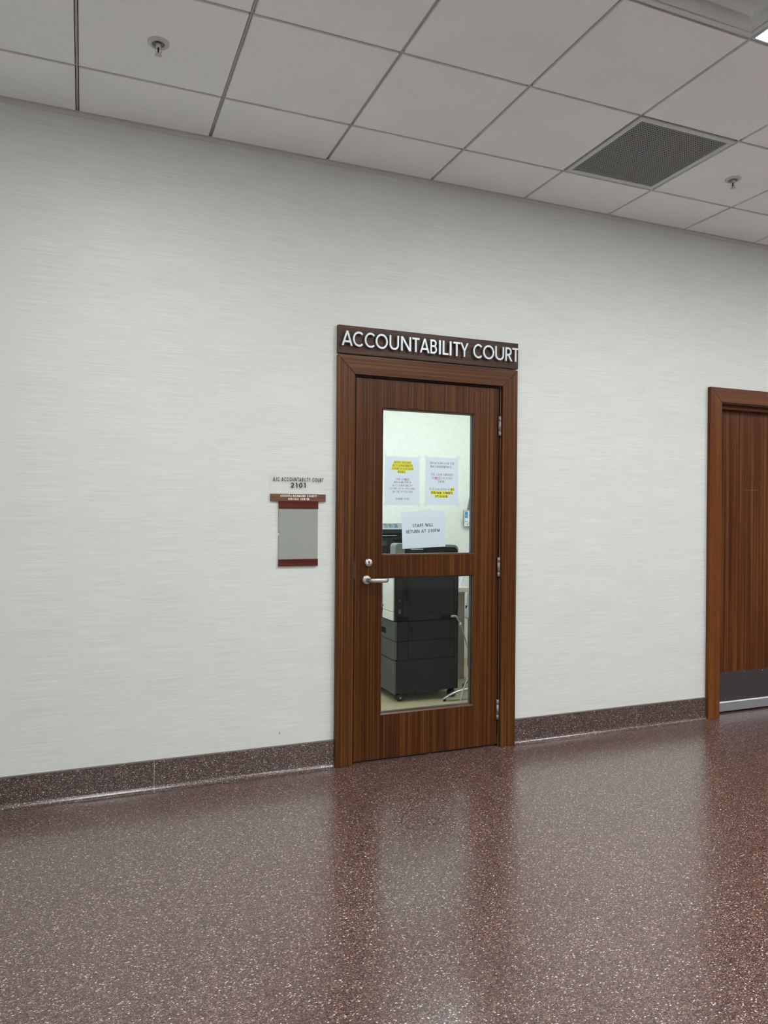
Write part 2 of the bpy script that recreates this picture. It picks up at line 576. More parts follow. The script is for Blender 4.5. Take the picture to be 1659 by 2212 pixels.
def glyph(ch, t):
    m = 0.52
    def bowl(x0, x1, ylo, yhi):
        r = (yhi - ylo) / 2
        xc = max(x0, x1 - r)
        return [(x0, yhi)] + arc(xc, (yhi + ylo) / 2, x1 - xc, r, 90, -90) + [(x0, ylo)]
    if ch == ' ': return 0.36, []
    if ch == 'A':
        return 0.86, [[(t * 1.1, 0), (0.43, 1)], [(0.86 - t * 1.1, 0), (0.43, 1)], [(0.22, 0.27), (0.64, 0.27)]]
    if ch == 'B':
        W = 0.58
        return W, [[(t, 0), (t, 1)], bowl(t, W - t - 0.04, 0.54, 1 - t), bowl(t, W - t, t, 0.54)]
    if ch == 'C':
        W = 0.84; r = 0.5 - t
        return W, [arc(0.5, 0.5, r, r, 46, 314, 26)]
    if ch == 'D':
        W = 0.74; xc = 0.26
        return W, [[(t, 0), (t, 1)], [(t, 1 - t)] + arc(xc, 0.5, W - t - xc, 0.5 - t, 90, -90, 18) + [(t, t)]]
    if ch == 'E': return 0.52, [[(t, 0), (t, 1)], [(t, 1 - t), (0.52, 1 - t)], [(t, m), (0.48, m)], [(t, t), (0.52, t)]]
    if ch == 'F': return 0.49, [[(t, 0), (t, 1)], [(t, 1 - t), (0.49, 1 - t)], [(t, m), (0.45, m)]]
    if ch == 'G':
        r = 0.5 - t
        return 0.96, [arc(0.5, 0.5, r, r, 46, 360, 26), [(0.96, 0.48), (0.55, 0.48)]]
    if ch == 'H': return 0.70, [[(t, 0), (t, 1)], [(0.70 - t, 0), (0.70 - t, 1)], [(t, m), (0.70 - t, m)]]
    if ch == 'I': return 2 * t, [[(t, 0), (t, 1)]]
    if ch == 'J':
        W = 0.42
        return W, [[(W - t, 1), (W - t, 0.25)] + arc(W - t - 0.2, 0.25 , 0.2, 0.25 - t, 0, -110, 10)]
    if ch == 'K': return 0.66, [[(t, 0), (t, 1)], [(t, 0.42), (0.60, 1)], [(0.24, 0.60), (0.64, 0)]]
    if ch == 'L': return 0.46, [[(t, 0), (t, 1)], [(t, t), (0.46, t)]]
    if ch == 'M': return 0.92, [[(t, 0), (0.14 + t * 0.4, 1)], [(0.14 + t * 0.4, 1), (0.46, 0)], [(0.46, 0), (0.78 - t * 0.4, 1)], [(0.92 - t, 0), (0.78 - t * 0.4, 1)]]
    if ch == 'N': return 0.78, [[(t, 0), (t, 1)], [(0.78 - t, 0), (0.78 - t, 1)], [(t, 1), (0.78 - t, 0)]]
    if ch == 'O': return 1.0, [arc(0.5, 0.5, 0.5 - t, 0.5 - t, 0, 360, 40)]
    if ch == 'P': return 0.54, [[(t, 0), (t, 1)], bowl(t, 0.54 - t, 0.46, 1 - t)]
    if ch == 'R': return 0.58, [[(t, 0), (t, 1)], bowl(t, 0.54 - t, 0.46, 1 - t), [(0.24, 0.48), (0.56 - t * 0.4, 0)]]
    if ch == 'S':
        r = (1 - 2 * t) / 4; W = 0.54; cx = W / 2; rx = W / 2 - t
        return W, [arc(cx, 1 - t - r, rx * 0.92, r, 35, 270, 14) + arc(cx, t + r, rx, r, 90, -145, 14)[1:]]
    if ch == 'T': return 0.60, [[(0.30, 0), (0.30, 1)], [(0, 1 - t), (0.60, 1 - t)]]
    if ch == 'U':
        W = 0.76; r = W / 2 - t
        return W, [[(t, 1), (t, r + t)] + arc(W / 2, r + t, r, r, 180, 360, 18) + [(W - t, 1)]]
    if ch == 'V': return 0.80, [[(t, 1), (0.40, 0)], [(0.80 - t, 1), (0.40, 0)]]
    if ch == 'W': return 1.16, [[(t, 1), (0.31, 0)], [(0.31, 0), (0.58, 1)], [(0.58, 1), (0.85, 0)], [(1.16 - t, 1), (0.85, 0)]]
    if ch == 'X': return 0.74, [[(t, 0), (0.74 - t, 1)], [(t, 1), (0.74 - t, 0)]]
    if ch == 'Y': return 0.74, [[(0.37, 0), (0.37, 0.46)], [(0.37, 0.42), (t * 1.1, 1)], [(0.37, 0.42), (0.74 - t * 1.1, 1)]]
    if ch == '0': return 0.62, [arc(0.31, 0.5, 0.31 - t, 0.5 - t, 0, 360, 32)]
    if ch == '1': return 0.30, [[(0.30 - t, 0), (0.30 - t, 1)], [(0.0, 1 - t), (0.30, 1 - t)]]
    if ch == '2':
        return 0.58, [arc(0.28, 0.70, 0.28 - t + 0.01, 0.30 - t, 170, -40, 14) + [(t, t)], [(t * 0.6, t), (0.58, t)]]
    if ch == '3': return 0.54, [arc(0.25, 0.76, 0.22 - t * 0.4, 0.24 - t, 150, -80, 10), arc(0.25, 0.28, 0.26 - t * 0.4, 0.28 - t * 0.6, 85, -150, 12)]
    if ch == '4': return 0.62, [[(0.46, 0), (0.46, 1)], [(0.46, 0.98), (t, 0.26)], [(0.02, 0.26), (0.62, 0.26)]]
    if ch == '8': return 0.56, [arc(0.28, 0.75, 0.22 - t * 0.5, 0.25 - t, 0, 360, 20), arc(0.28, 0.27, 0.28 - t, 0.27 - t * 0.6, 0, 360, 20)]
    if ch == '.': return 0.16, [[(0.08, 0), (0.08, 2 * t)]]
    if ch == ',': return 0.18, [[(0.10, 0.12), (0.05, -0.12)]]
    if ch == ':': return 0.18, [[(0.09, 0), (0.09, 2 * t)], [(0.09, 0.5), (0.09, 0.5 + 2 * t)]]
    if ch == '-': return 0.20, [[(0.05, 0.45), (0.15, 0.45)]]
    if ch == '(': return 0.26, [arc(0.42, 0.46, 0.34, 0.6, 125, 235, 10)]
    if ch == ')': return 0.26, [arc(-0.16, 0.46, 0.34, 0.6, 55, -55, 10)]
    if ch == '@': return 0.95, [arc(0.47, 0.42, 0.40, 0.44, 320, 10, 24), arc(0.47, 0.42, 0.17, 0.2, 0, 360, 16), [(0.65, 0.62), (0.65, 0.25)]]
    return 0.5, []

def clip(poly, lo, hi):
    def half(pl, keep, at):
        out = []
        for i, p in enumerate(pl):
            q = pl[(i + 1) % len(pl)]
            kp, kq = keep(p), keep(q)
            if kp: out.append(p)
            if kp != kq:
                s = (at - p[1]) / (q[1] - p[1])
                out.append((p[0] + s * (q[0] - p[0]), at))
        return out
    poly = half(poly, lambda p: p[1] >= lo - 1e-9, lo)
    if len(poly) >= 3: poly = half(poly, lambda p: p[1] <= hi + 1e-9, hi)
    return poly

def glyph_polys(ch, wt, serif=False, thin=0.5):
    """convex pieces of one character on a unit cap height"""
    t = wt / 2
    W, lines = glyph(ch, t)
    out = []
    free = ch in ',()@'
    for li, ln in enumerate(lines):
        pts = [Vector((a, b)) for a, b in ln]
        closed = (pts[0] - pts[-1]).length < 1e-6 and len(pts) > 3
        if len(pts) == 2 and not free:
            d = (pts[1] - pts[0])
            if abs(d.y) > 1e-6:
                d.normalize()
                if min(abs(pts[0].y), abs(pts[0].y - 1)) < 1e-6: pts[0] = pts[0] - d * 0.3
                if min(abs(pts[1].y), abs(pts[1].y - 1)) < 1e-6: pts[1] = pts[1] + d * 0.3
        n = len(pts)
        L, R = [], []
        for i, p in enumerate(pts):
            if closed:
                a = pts[i - 1] if i > 0 else pts[-2]
                b = pts[i + 1] if i < n - 1 else pts[1]
            else:
                a = pts[max(i - 1, 0)]; b = pts[min(i + 1, n - 1)]
            d1 = (p - a); d2 = (b - p)
            if d1.length < 1e-9: d1 = d2
            if d2.length < 1e-9: d2 = d1
            d1 = d1.normalized(); d2 = d2.normalized()
            tt = (d1 + d2).normalized()
            nrm = Vector((-tt.y, tt.x))
            k = max(0.5, nrm.dot(Vector((-d1.y, d1.x))))
            h = t
            if serif: h = t * (thin + (1 - thin) * abs(tt.y))
            L.append(p + nrm * h / k); R.append(p - nrm * h / k)
        for i in range(n - 1):
            q = [tuple(L[i]), tuple(L[i + 1]), tuple(R[i + 1]), tuple(R[i])]
            if not free: q = clip(q, 0, 1)
            if len(q) >= 3: out.append((q, li))
        if serif and not closed and not free and ch not in '.:':
            for e, o_ in ((0, 1), (-1, -2)):
                y = ln[e][1]
                if min(abs(y), abs(y - 1)) < 1e-6 and abs(ln[o_][1] - y) > 0.02:
                    x = ln[e][0]
                    y0 = 0 if y < 0.5 else 1 - 0.045
                    out.append(([(x - 0.15, y0), (x + 0.15, y0), (x + 0.15, y0 + 0.045), (x - 0.15, y0 + 0.045)], 5 + li * 2 + (e < 0)))
    return W, out

def text_width(s, wt, track):
    return sum(glyph(c, wt / 2)[0] + track for c in s) - track

def put_text(mb, s, xc, zb, cap, y0, y1, wt=0.13, width=None, track=0.16, serif=False, xs=1.0, rot=0.0, about=None, left=None, sup=()):
    """lay a line of text on a plane y=const, front at y0; centred on xc, baseline zb"""
    tot = text_width(s, wt, track) * cap
    k = (width / tot) if width else xs
    x = (left if left is not None else xc - tot * k / 2)
    ca, sa = math.cos(rot), math.sin(rot)
    ax, az = about if about else (0, 0)
    for i, c in enumerate(s):
        W, polys = glyph_polys(c, wt, serif)
        sc, dz = (0.6, 0.42 * cap) if i in sup else (1, 0)
        for pl, li in polys:
            q = []
            for (a, b) in pl:
                px, pz = x + a * cap * k * sc, zb + dz + b * cap * sc
                if rot:
                    px, pz = ax + (px - ax) * ca - (pz - az) * sa, az + (px - ax) * sa + (pz - az) * ca
                q.append((px, pz))
            mb.prism(q, 1, y0 - li * (y1 - y0) * 0.05, y1)
        x += (W + track) * cap * k * (0.75 if i in sup else 1)

# ------------------------------------------------------------------ the setting: shell
T = 0.6096
ZC = 3.2209
X0, X1 = -4 * T, 18 * T
YF = -(0.3891 + 12 * T + 0.36)          # opposite corridor wall
WT = 0.15                              # wall thickness
D1 = (1.3840, 2.2935, 2.0980)             # opening of door 1
D2 = (3.9845, 4.9950, 2.1090)             # opening of door 2

def struct(name, mb, mat, label, cat=None, **k):
    o = part(name, mb, mat, **k)
    o['kind'] = 'structure'
    o['label'] = label
    if cat: o['category'] = cat
    return o

struct('floor', MB().box(X0, X1, YF, 0.055, -0.06, 0), MT['floor'], 'polished mauve brown terrazzo floor of the corridor', 'floor')
struct('wall_back', MB().slab([X0, D1[0] - 0.002, D1[1] + 0.002, D2[0] - 0.002, D2[1] + 0.002, X1], [0.0, D1[2] + 0.002, D2[2] + 0.002, ZC + 0.3], {(1, 0), (3, 0), (3, 1)}, 0, WT),
       MT['wall'], 'off-white corridor wall with horizontal woven wallcovering', 'wall')
struct('wall_front', MB().box(X0, X1, YF - 0.1, YF, -0.06, ZC + 0.3), MT['paint'], 'cream painted corridor wall opposite the doors', 'wall')
struct('wall_left', MB().box(X0 - 0.1, X0, YF, 0, -0.06, ZC + 0.3), MT['paint'], 'cream painted wall at the left corridor end', 'wall')
struct('wall_right', MB().box(X1, X1 + 0.1, YF, 0, -0.06, ZC + 0.3), MT['paint'], 'cream painted wall at the right corridor end', 'wall')

# office behind the glass door
OX0, OX1, OY1, OZ = -0.45, 3.55, 2.35, 2.75
struct('floor_office', MB().box(OX0, OX1, 0.055, OY1, -0.06, 0), MT['office_floor'], 'beige speckled floor of the office behind the glass', 'floor')
struct('wall_office_back', MB().box(OX0, OX1, OY1, OY1 + 0.1, -0.06, OZ), MT['office_paint'], 'bright off-white office wall seen through the door glass', 'wall')
struct('wall_office_left', MB().box(OX0 - 0.1, OX0, WT, OY1, -0.06, OZ), MT['office_paint'], 'off-white left side wall of the office', 'wall')
struct('wall_office_right', MB().box(OX1, OX1 + 0.1, WT, OY1, -0.06, OZ), MT['office_paint'], 'off-white right side wall of the office', 'wall')
struct('ceiling_office', MB().box(OX0 - 0.1, OX1 + 0.1, WT, OY1 + 0.1, OZ, OZ + 0.08), MT['office_paint'], 'white office ceiling above the copier', 'ceiling')

# ceiling: grid, tiles, dark backing that blocks light
ceil = empty('ceiling', (0, 0, ZC), 'suspended ceiling of square grey-white tiles in a narrow grid', 'ceiling', kind='structure')
rows = [0.0] + [0.3891 + j * T for j in range(13)] + [-YF]
G = 0.0088                              # half width of the joint between tile faces
K0, K1 = -4, 18
LIGHTS = [(k, 3) for k in (0, 4, 8, 16)] + [(12, 5)] + [(k, 7) for k in (0, 4, 8)] + [(k, 11) for k in (0, 4, 8)]
light_block = MB().box(X0, X1, YF, 0, ZC + 0.05, ZC + 0.09)  # unseen dark backing added to block light and keep the joints dark
part('light_block', light_block, MT['dark'], ceil)
tile_mesh = {}
def tile(k, j):
    ya, yb = -rows[j], -rows[j + 1]
    h = abs(ya - yb)
    key = round(h, 4)
    gy0 = 0.002 if j == 0 else G
    if (key, j == 0, j == len(rows) - 2) not in tile_mesh:
        hx = T / 2 - G
        t0, t1 = -h / 2 + (0.002 if j == len(rows) - 2 else G), h / 2 - gy0
        m = MB()
        # tegular edge: face lower and smaller, shoulder above
        m.box(-hx, hx, t0, t1, 0, 0.010)
        m.box(-hx - 0.0012, hx + 0.0012, max(t0 - 0.0012, -h / 2), min(t1 + 0.0012, h / 2), 0.010, 0.018)
        tile_mesh[(key, j == 0, j == len(rows) - 2)] = m.mesh('ceiling_tile', MT['tile'])
    o = bpy.data.objects.new('ceiling_tile', tile_mesh[(key, j == 0, j == len(rows) - 2)])
    COL.objects.link(o)
    o.parent = ceil
    o.location = ((k + 0.5) * T, (ya + yb) / 2, 0)
GRILLE, DIFF = (4, 1), (3, 3)
for k in range(K0, K1):
    for j in range(len(rows) - 1):
        if (k, j) in (GRILLE, DIFF) or (k, j) in LIGHTS:
            continue
        tile(k, j)
# grid bars: narrow flange with a dark joint to the tile on either side
FH = 0.0046
CH = [(-FH, 0), (FH, 0), (FH, 0.002), (0.001, 0.002), (0.001, 0.030), (-0.001, 0.030), (-0.001, 0.002), (-FH, 0.002)]
ymesh = MB().prism([(a, b + 0.0077) for a, b in CH], 1, YF, 0)
yme = ymesh.mesh('main_tee', MT['grid'])
for k in range(K0 + 1, K1):
    o = bpy.data.objects.new('main_tee', yme)
    COL.objects.link(o)
    o.parent = ceil
    o.location = (k * T, 0, 0)
xmesh = MB().prism([(a, b + 0.0075) for a, b in CH], 0, X0, X1)
xme = xmesh.mesh('cross_tee', MT['grid'])
for r in rows[1:-1]:
    o = bpy.data.objects.new('cross_tee', xme)
    COL.objects.link(o)
    o.parent = ceil
    o.location = (0, -r, 0)
struct('trim_1', MB().prism([(0, ZC - 0.020), (-0.003, ZC - 0.020), (-0.003, ZC - 0.002), (-0.018, ZC - 0.002), (-0.018, ZC), (0, ZC)], 0, X0, X1),
       plain('wall_angle', '#c0bdb7', 0.5), 'thin grey metal angle where the ceiling meets the back wall', 'trim')

# ------------------------------------------------------------------ ceiling fixtures
def make_light():
    r = empty('ceiling_light', (0, 0, ZC), 'square recessed ceiling lamp', 'lamp')
    m = MB()
    h = T / 2 - 0.004
    m.ring_xy(-h, h, -h, h, 0.010, ZC - 0.001, ZC + 0.03)
    part('lamp_frame', m, MT['white_metal'], r, 0.002)
    part('diffuser', MB().box(-h + 0.010, h - 0.010, -h + 0.010, h - 0.010, ZC + 0.004, ZC + 0.012), MT['lamp'], r)
    return r
L_LABEL = {(4, 3): 'glowing square ceiling lamp at the upper right corner of the photo'}
lamp = make_light()
first = True
for k, j in LIGHTS:
    loc = ((k + 0.5) * T, -(rows[j] + rows[j + 1]) / 2, ZC)
    lb = L_LABEL.get((k, j), 'square ceiling lamp further along the hall, out of view')
    if first:
        lamp.location = loc; lamp['label'] = lb; lamp['group'] = 'corridor ceiling lamps'
        first = False
    else:
        copy_tree(lamp, loc, lb, 'corridor ceiling lamps')

# perforated return grille
gx0, gx1 = 4 * T, 5 * T
gy0, gy1 = -rows[2], -rows[1]
gr = empty('return_grille', ((gx0 + gx1) / 2, (gy0 + gy1) / 2, ZC), 'square dark perforated air return grille in a white ceiling frame', 'vent')
fw = 0.026
m = MB()
a0, a1, b0, b1 = gx0 + 0.009, gx1 - 0.009, gy0 + 0.009, gy1 - 0.009
m.ring_xy(a0, a1, b0, b1, fw, ZC - 0.002, ZC + 0.012)
part('grille_frame', m, MT['white_metal'], gr, 0.0015)
# perforated sheet: staggered hexagonal holes cut in a sheet of cells
nx = 36
cw = (a1 - a0 - 2 * fw) / nx
m = MB()
zz = ZC + 0.003
def cell(cx, cy, s, rr):
    sq = [(-s, -s), (0, -s), (s, -s), (s, 0), (s, s), (0, s), (-s, s), (-s, 0)]
    inn = [(rr * math.cos(math.radians(225 + 45 * i)), rr * math.sin(math.radians(225 + 45 * i))) for i in range(8)]
    k = len(m.v)
    m.v.extend([(cx + p[0], cy + p[1], zz) for p in sq] + [(cx + p[0], cy + p[1], zz) for p in inn])
    for i in range(8):
        j = (i + 1) % 8
        m.f.append((k + i, k + j, k + 8 + j, k + 8 + i)); m.s.append(False)
for i in range(nx):
    for j in range(nx):
        cell(a0 + fw + (i + 0.5) * cw, b0 + fw + (j + 0.5) * cw, cw / 2, cw * 0.28)
part('perforated_sheet', m, MT['perf'], gr)
part('plenum_dark_sheet', MB().box(a0 + 0.01, a1 - 0.01, b0 + 0.01, b1 - 0.01, ZC + 0.035, ZC + 0.04), MT['dark'], gr)  # dark sheet standing in for the shade behind the holes

# stepped square supply diffuser
dx, dy = 3.5 * T, -(rows[3] + rows[4]) / 2
df = empty('air_diffuser', (dx, dy, ZC), 'pale stepped square air diffuser at the top edge beside the lamp', 'vent')
def ring(mb, h0, z0, h1, z1, th=0.0):
    """sloping square ring from half-size h0 at z0 to half-size h1 at z1"""
    A = [(-h0, -h0), (h0, -h0), (h0, h0), (-h0, h0)]
    B = [(-h1, -h1), (h1, -h1), (h1, h1), (-h1, h1)]
    vsx = [(dx + p[0], dy + p[1], z0) for p in A] + [(dx + p[0], dy + p[1], z1) for p in B]
    vsx += [(p[0], p[1], p[2] + 0.0025) for p in vsx]
    f = []
    for i in range(4):
        j = (i + 1) % 4
        f += [(i, j, 4 + j, 4 + i), (8 + i, 12 + i, 12 + j, 8 + j), (i, 8 + i, 8 + j, j), (4 + i, 4 + j, 12 + j, 12 + i)]
    mb.add(vsx, f)
hh = T / 2 - 0.009
m = MB(); ring(m, hh, ZC - 0.004, hh - 0.02, ZC - 0.004); ring(m, hh - 0.02, ZC - 0.004, hh - 0.026, ZC + 0.012)
part('diffuser_rim', m, MT['white_metal'], df)
for (h0, h1) in ((hh - 0.026, hh - 0.105), (hh - 0.095, hh - 0.175), (hh - 0.165, 0.055)):
    m = MB(); ring(m, h0, ZC - 0.002, h1, ZC + 0.034)
    part('cone_ring', m, MT['white_metal'], df)
part('centre_plate', MB().box(dx - 0.07, dx + 0.07, dy - 0.07, dy + 0.07, ZC + 0.002, ZC + 0.005), MT['white_metal'], df)

def make_sprinkler(x, y, label):
    r = empty('fire_sprinkler', (x, y, ZC), label, 'sprinkler', 'pendent sprinklers in the ceiling')
    c = (x, y, ZC)
    part('escutcheon', MB().lathe(c, [(0.042, 0.0), (0.042, -0.002), (0.038, -0.006), (0.028, -0.009), (0.026, -0.008), (0.024, 0.004), (0.012, 0.006)]), MT['chrome_s'], r)
    part('recess_cup', MB().lathe(c, [(0.0235, -0.001), (0.0235, -0.0045), (0.02, -0.003), (0.0, -0.003)]), plain('sprinkler_cup', '#77757a', 0.4, metal=0.3), r)
    part('nozzle', MB().lathe(c, [(0.011, -0.004), (0.011, -0.016), (0.007, -0.018), (0.0, -0.018)]), MT['chrome_s'], r)
    for s in (-1, 1):
        fr = MB()
        fr.tube([(x + s * 0.0095, y, ZC - 0.012), (x + s * 0.0125, y, ZC - 0.022), (x + s * 0.0115, y, ZC - 0.034), (x + s * 0.004, y, ZC - 0.044)], 0.0022, 8)
        part('frame_arm', fr, MT['chrome_s'], r)
    part('glass_bulb', MB().lathe(c, [(0.002, -0.018), (0.0035, -0.022), (0.0035, -0.034), (0.002, -0.040)], n=12), plain('bulb_dark', '#171018', 0.2), r)
    d = MB()
    d.lathe(c, [(0.004, -0.042), (0.005, -0.046), (0.005, -0.048), (0.0, -0.048)], n=16)
    for i in range(10):
        t0, t1 = 2 * math.pi * (i + 0.1) / 10, 2 * math.pi * (i + 0.9) / 10
        d.prism([(x + q * math.cos(t), y + q * math.sin(t)) for q, t in ((0.0045, t0), (0.0145, t0), (0.0145, t1), (0.0045, t1))], 2, ZC - 0.0492, ZC - 0.048)
    part('deflector', d, MT['chrome_s'], r)
make_sprinkler(0.302, -0.684, 'chrome fire sprinkler in the upper left ceiling tile')
make_sprinkler(3.360, -0.676, 'chrome fire sprinkler in the tile right of the dark grille')

# ------------------------------------------------------------------ baseboards
BH = 0.1475
prof = [(0.0, 0.0), (0.0, BH - 0.004), (-0.010, BH - 0.004)]
cr = 0.028
prof += [(-0.010, cr)] + [(-0.010 - cr + cr * math.cos(math.radians(a)), cr - cr * math.sin(math.radians(a))) for a in (15, 30, 45, 60, 75)] + [(-0.010 - cr, 0.0006), (-0.010 - cr, 0.0)]
def baseboard(name, segs, label):
    r = empty(name, ((segs[0] + segs[-1]) / 2, 0, 0), label, 'baseboard', kind='structure')
    for i in range(len(segs) - 1):
        a, b = segs[i] + (0.0012 if i else 0), segs[i + 1] - (0.0012 if i < len(segs) - 2 else 0)
        m = MB().prism(prof, 0, a, b)
        part('base_panel', m, MT['base'], r)
        if i:
            part('joint_strip', MB().prism([(p[0] + (0.0004 if p[0] < 0 else 0), p[1]) for p in prof], 0, segs[i] - 0.0012, segs[i] + 0.0012), plain('joint_strip', '#a39a92', 0.5), r)
    part('top_strip', MB().box(segs[0], segs[-1], -0.0095, 0.0, BH - 0.004, BH), plain('base_cap', '#6b625c', 0.5), r)
baseboard('baseboard_left', [X0 + 0.005, -0.85, 0.367, 1.2835], 'dark terrazzo baseboard with coved foot left of the glass door')
baseboard('baseboard_middle', [2.394, 3.3035, 3.8805], 'dark terrazzo baseboard between the two wooden doors')
baseboard('baseboard_right', [5.10, 6.3, 7.5, 8.7, X1 - 0.005], 'dark terrazzo baseboard right of the second door, out of view')

# ------------------------------------------------------------------ door 1
CT = -0.027                             # front of the casings
cx0, cx1 = 1.2840, 2.3935
ix0, ix1 = 1.3815, 2.2945
hz0, hz1 = 2.0985, 2.1965
d1 = empty('door_1', ((cx0 + cx1) / 2, 0, 0), 'brown wooden door with two glass panes and mitred wooden casing', 'door', kind='structure')
EPS = 0.0006
def mitred(poly, mat, name, root, bev=0.0015):
    return part(name, MB().prism(poly, 1, CT, -0.0005), mat, root, bev)
mitred([(cx0, 0.001), (ix0, 0.001), (ix0, hz0 - EPS), (cx0, hz1 - EPS)], MT['case_v'], 'casing_upright', d1)
mitred([(ix1, 0.001), (cx1, 0.001), (cx1, hz1 - EPS), (ix1, hz0 - EPS)], MT['case_v'], 'casing_upright', d1)
mitred([(cx0 + EPS, hz1), (ix0 + EPS, hz0), (ix1 - EPS, hz0), (cx1 - EPS, hz1)], MT['case_h'], 'casing_head', d1)
# jambs and stops
jx0, jx1, jz = D1
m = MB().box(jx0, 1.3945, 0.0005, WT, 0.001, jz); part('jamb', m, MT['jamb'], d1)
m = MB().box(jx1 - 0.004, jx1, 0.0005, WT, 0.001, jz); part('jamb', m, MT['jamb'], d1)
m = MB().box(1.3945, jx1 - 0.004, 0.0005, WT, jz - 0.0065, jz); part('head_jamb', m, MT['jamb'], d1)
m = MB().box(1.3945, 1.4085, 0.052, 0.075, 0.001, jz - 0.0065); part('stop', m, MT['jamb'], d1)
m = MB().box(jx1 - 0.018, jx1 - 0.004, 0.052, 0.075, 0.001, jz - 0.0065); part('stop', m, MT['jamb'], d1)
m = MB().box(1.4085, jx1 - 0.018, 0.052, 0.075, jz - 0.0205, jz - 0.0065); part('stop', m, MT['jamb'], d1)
# leaf
lx0, lx1, lz0, lz1 = 1.3985, 2.2860, 0.011, 2.0875
ox0, ox1 = 1.5500, 2.1315
uz0, uz1, wz0, wz1 = 1.1215, 1.9345, 0.2495, 1.0060
ly0, ly1 = 0.003, 0.048
leaf = part('door_leaf', MB().slab([lx0, ox0, ox1, lx1], [lz0, wz0, wz1, uz0, uz1, lz1], {(1, 1), (1, 3)}, ly0, ly1), MT['leaf'], d1)
def frame_pieces(name, a0, a1, c0, c1, wv, yo, yi, mat, slope=0.0, parent=leaf):
    """four mitred pieces of a rectangular frame, width wv, between y=yo and y=yi"""
    o = [(a0, c0), (a1, c0), (a1, c1), (a0, c1)]
    i = [(a0 + wv, c0 + wv), (a1 - wv, c0 + wv), (a1 - wv, c1 - wv), (a0 + wv, c1 - wv)]
    for k in range(4):
        j = (k + 1) % 4
        ys_o, ys_i = yo, yo + slope
        v = [(o[k][0], ys_o, o[k][1]), (o[j][0], ys_o, o[j][1]), (i[j][0], ys_i, i[j][1]), (i[k][0], ys_i, i[k][1])]
        v += [(p[0], yi, p[2]) for p in v]
        part(name, MB().add(v, [(0, 1, 2, 3), (7, 6, 5, 4), (0, 4, 5, 1), (1, 5, 6, 2), (2, 6, 7, 3), (3, 7, 4, 0)]), mat, parent)
for (c0, c1) in ((uz0, uz1), (wz0, wz1)):
    frame_pieces('glazing_bead', ox0 + 0.0003, ox1 - 0.0003, c0 + 0.0003, c1 - 0.0003, 0.0085, 0.0005, 0.0185, MT['bead'], 0.007)
    frame_pieces('inner_bead', ox0 + 0.0003, ox1 - 0.0003, c0 + 0.0003, c1 - 0.0003, 0.0085, 0.0265, 0.052, MT['reveal_grey'])
    part('glass_pane', MB().box(ox0 + 0.001, ox1 - 0.001, 0.0195, 0.0255, c0 + 0.001, c1 - 0.001), MT['glass'], leaf)
part('bottom_gap_strip', MB().box(lx0 + 0.004, lx1 - 0.004, 0.02, 0.03, 0.0015, 0.012), MT['rubber'], d1)  # dark strip filling the gap under the leaf
# hinges
for (za, zb) in ((1.811, 1.9245), (0.990, 1.1015), (0.158, 0.2715)):
    hg = part('hinge', MB().box(2.2845, 2.2915, -0.0005, 0.03, za, zb), MT['hinge'], d1)
    hts = [za, za + (zb - za) * 0.235, za + (zb - za) * 0.245, za + (zb - za) * 0.755, za + (zb - za) * 0.765, zb]
    for q in range(3):
        part('knuckle', MB().cyl((2.2868, -0.0065, 0), 0.0085, 2, hts[2 * q], hts[2 * q + 1], 20), MT['hinge'], hg)
# deadbolt cylinder
lk = part('lock_cylinder', MB().lathe((1.4745, 0, 1.0865), [(0.022, 0.004), (0.022, -0.007), (0.0195, -0.011), (0.0, -0.011)], axis=1), MT['steel'], d1)
part('core_face', MB().cyl((1.4755, 0, 1.0905), 0.0065, 1, -0.0118, -0.0108, 20).box(1.4725, 1.4785, -0.0118, -0.0108, 1.0745, 1.0885), MT['steel_d'], lk)
part('keyway', MB().box(1.4745, 1.4772, -0.0122, -0.0115, 1.0765, 1.0865), MT['rubber'], lk)
# lever handle
lv = part('rose', MB().lathe((1.4645, 0, 0.9925), [(0.0255, 0.004), (0.0255, -0.004), (0.0235, -0.009), (0.012, -0.0115), (0.0, -0.0115)], axis=1), MT['steel'], d1)
P = [(1.4645, -0.008, 0.9925), (1.4645, -0.030, 0.9925), (1.4665, -0.045, 0.9925), (1.474, -0.053, 0.9925), (1.486, -0.056, 0.9925), (1.505, -0.056, 0.9922),
     (1.530, -0.0555, 0.992), (1.550, -0.055, 0.9918), (1.556, -0.054, 0.9918), (1.564, -0.050, 0.992), (1.570, -0.042, 0.9925), (1.572, -0.032, 0.993)]
part('lever', MB().tube(P, [0.0105, 0.0105, 0.0110, 0.0118, 0.0125, 0.0125, 0.0124, 0.0124, 0.0126, 0.0122, 0.0115, 0.0105], 16, flat=(0.72, 1.0)), MT['steel'], lv)
part('strike_edge', MB().box(1.3949, 1.3975, 0.004, 0.03, 1.00, 1.10), MT['steel_d'], d1)
part('hinge_foot', MB().box(2.2865, 2.2895, 0.0, 0.02, 0.012, 0.06), MT['steel_d'], d1)

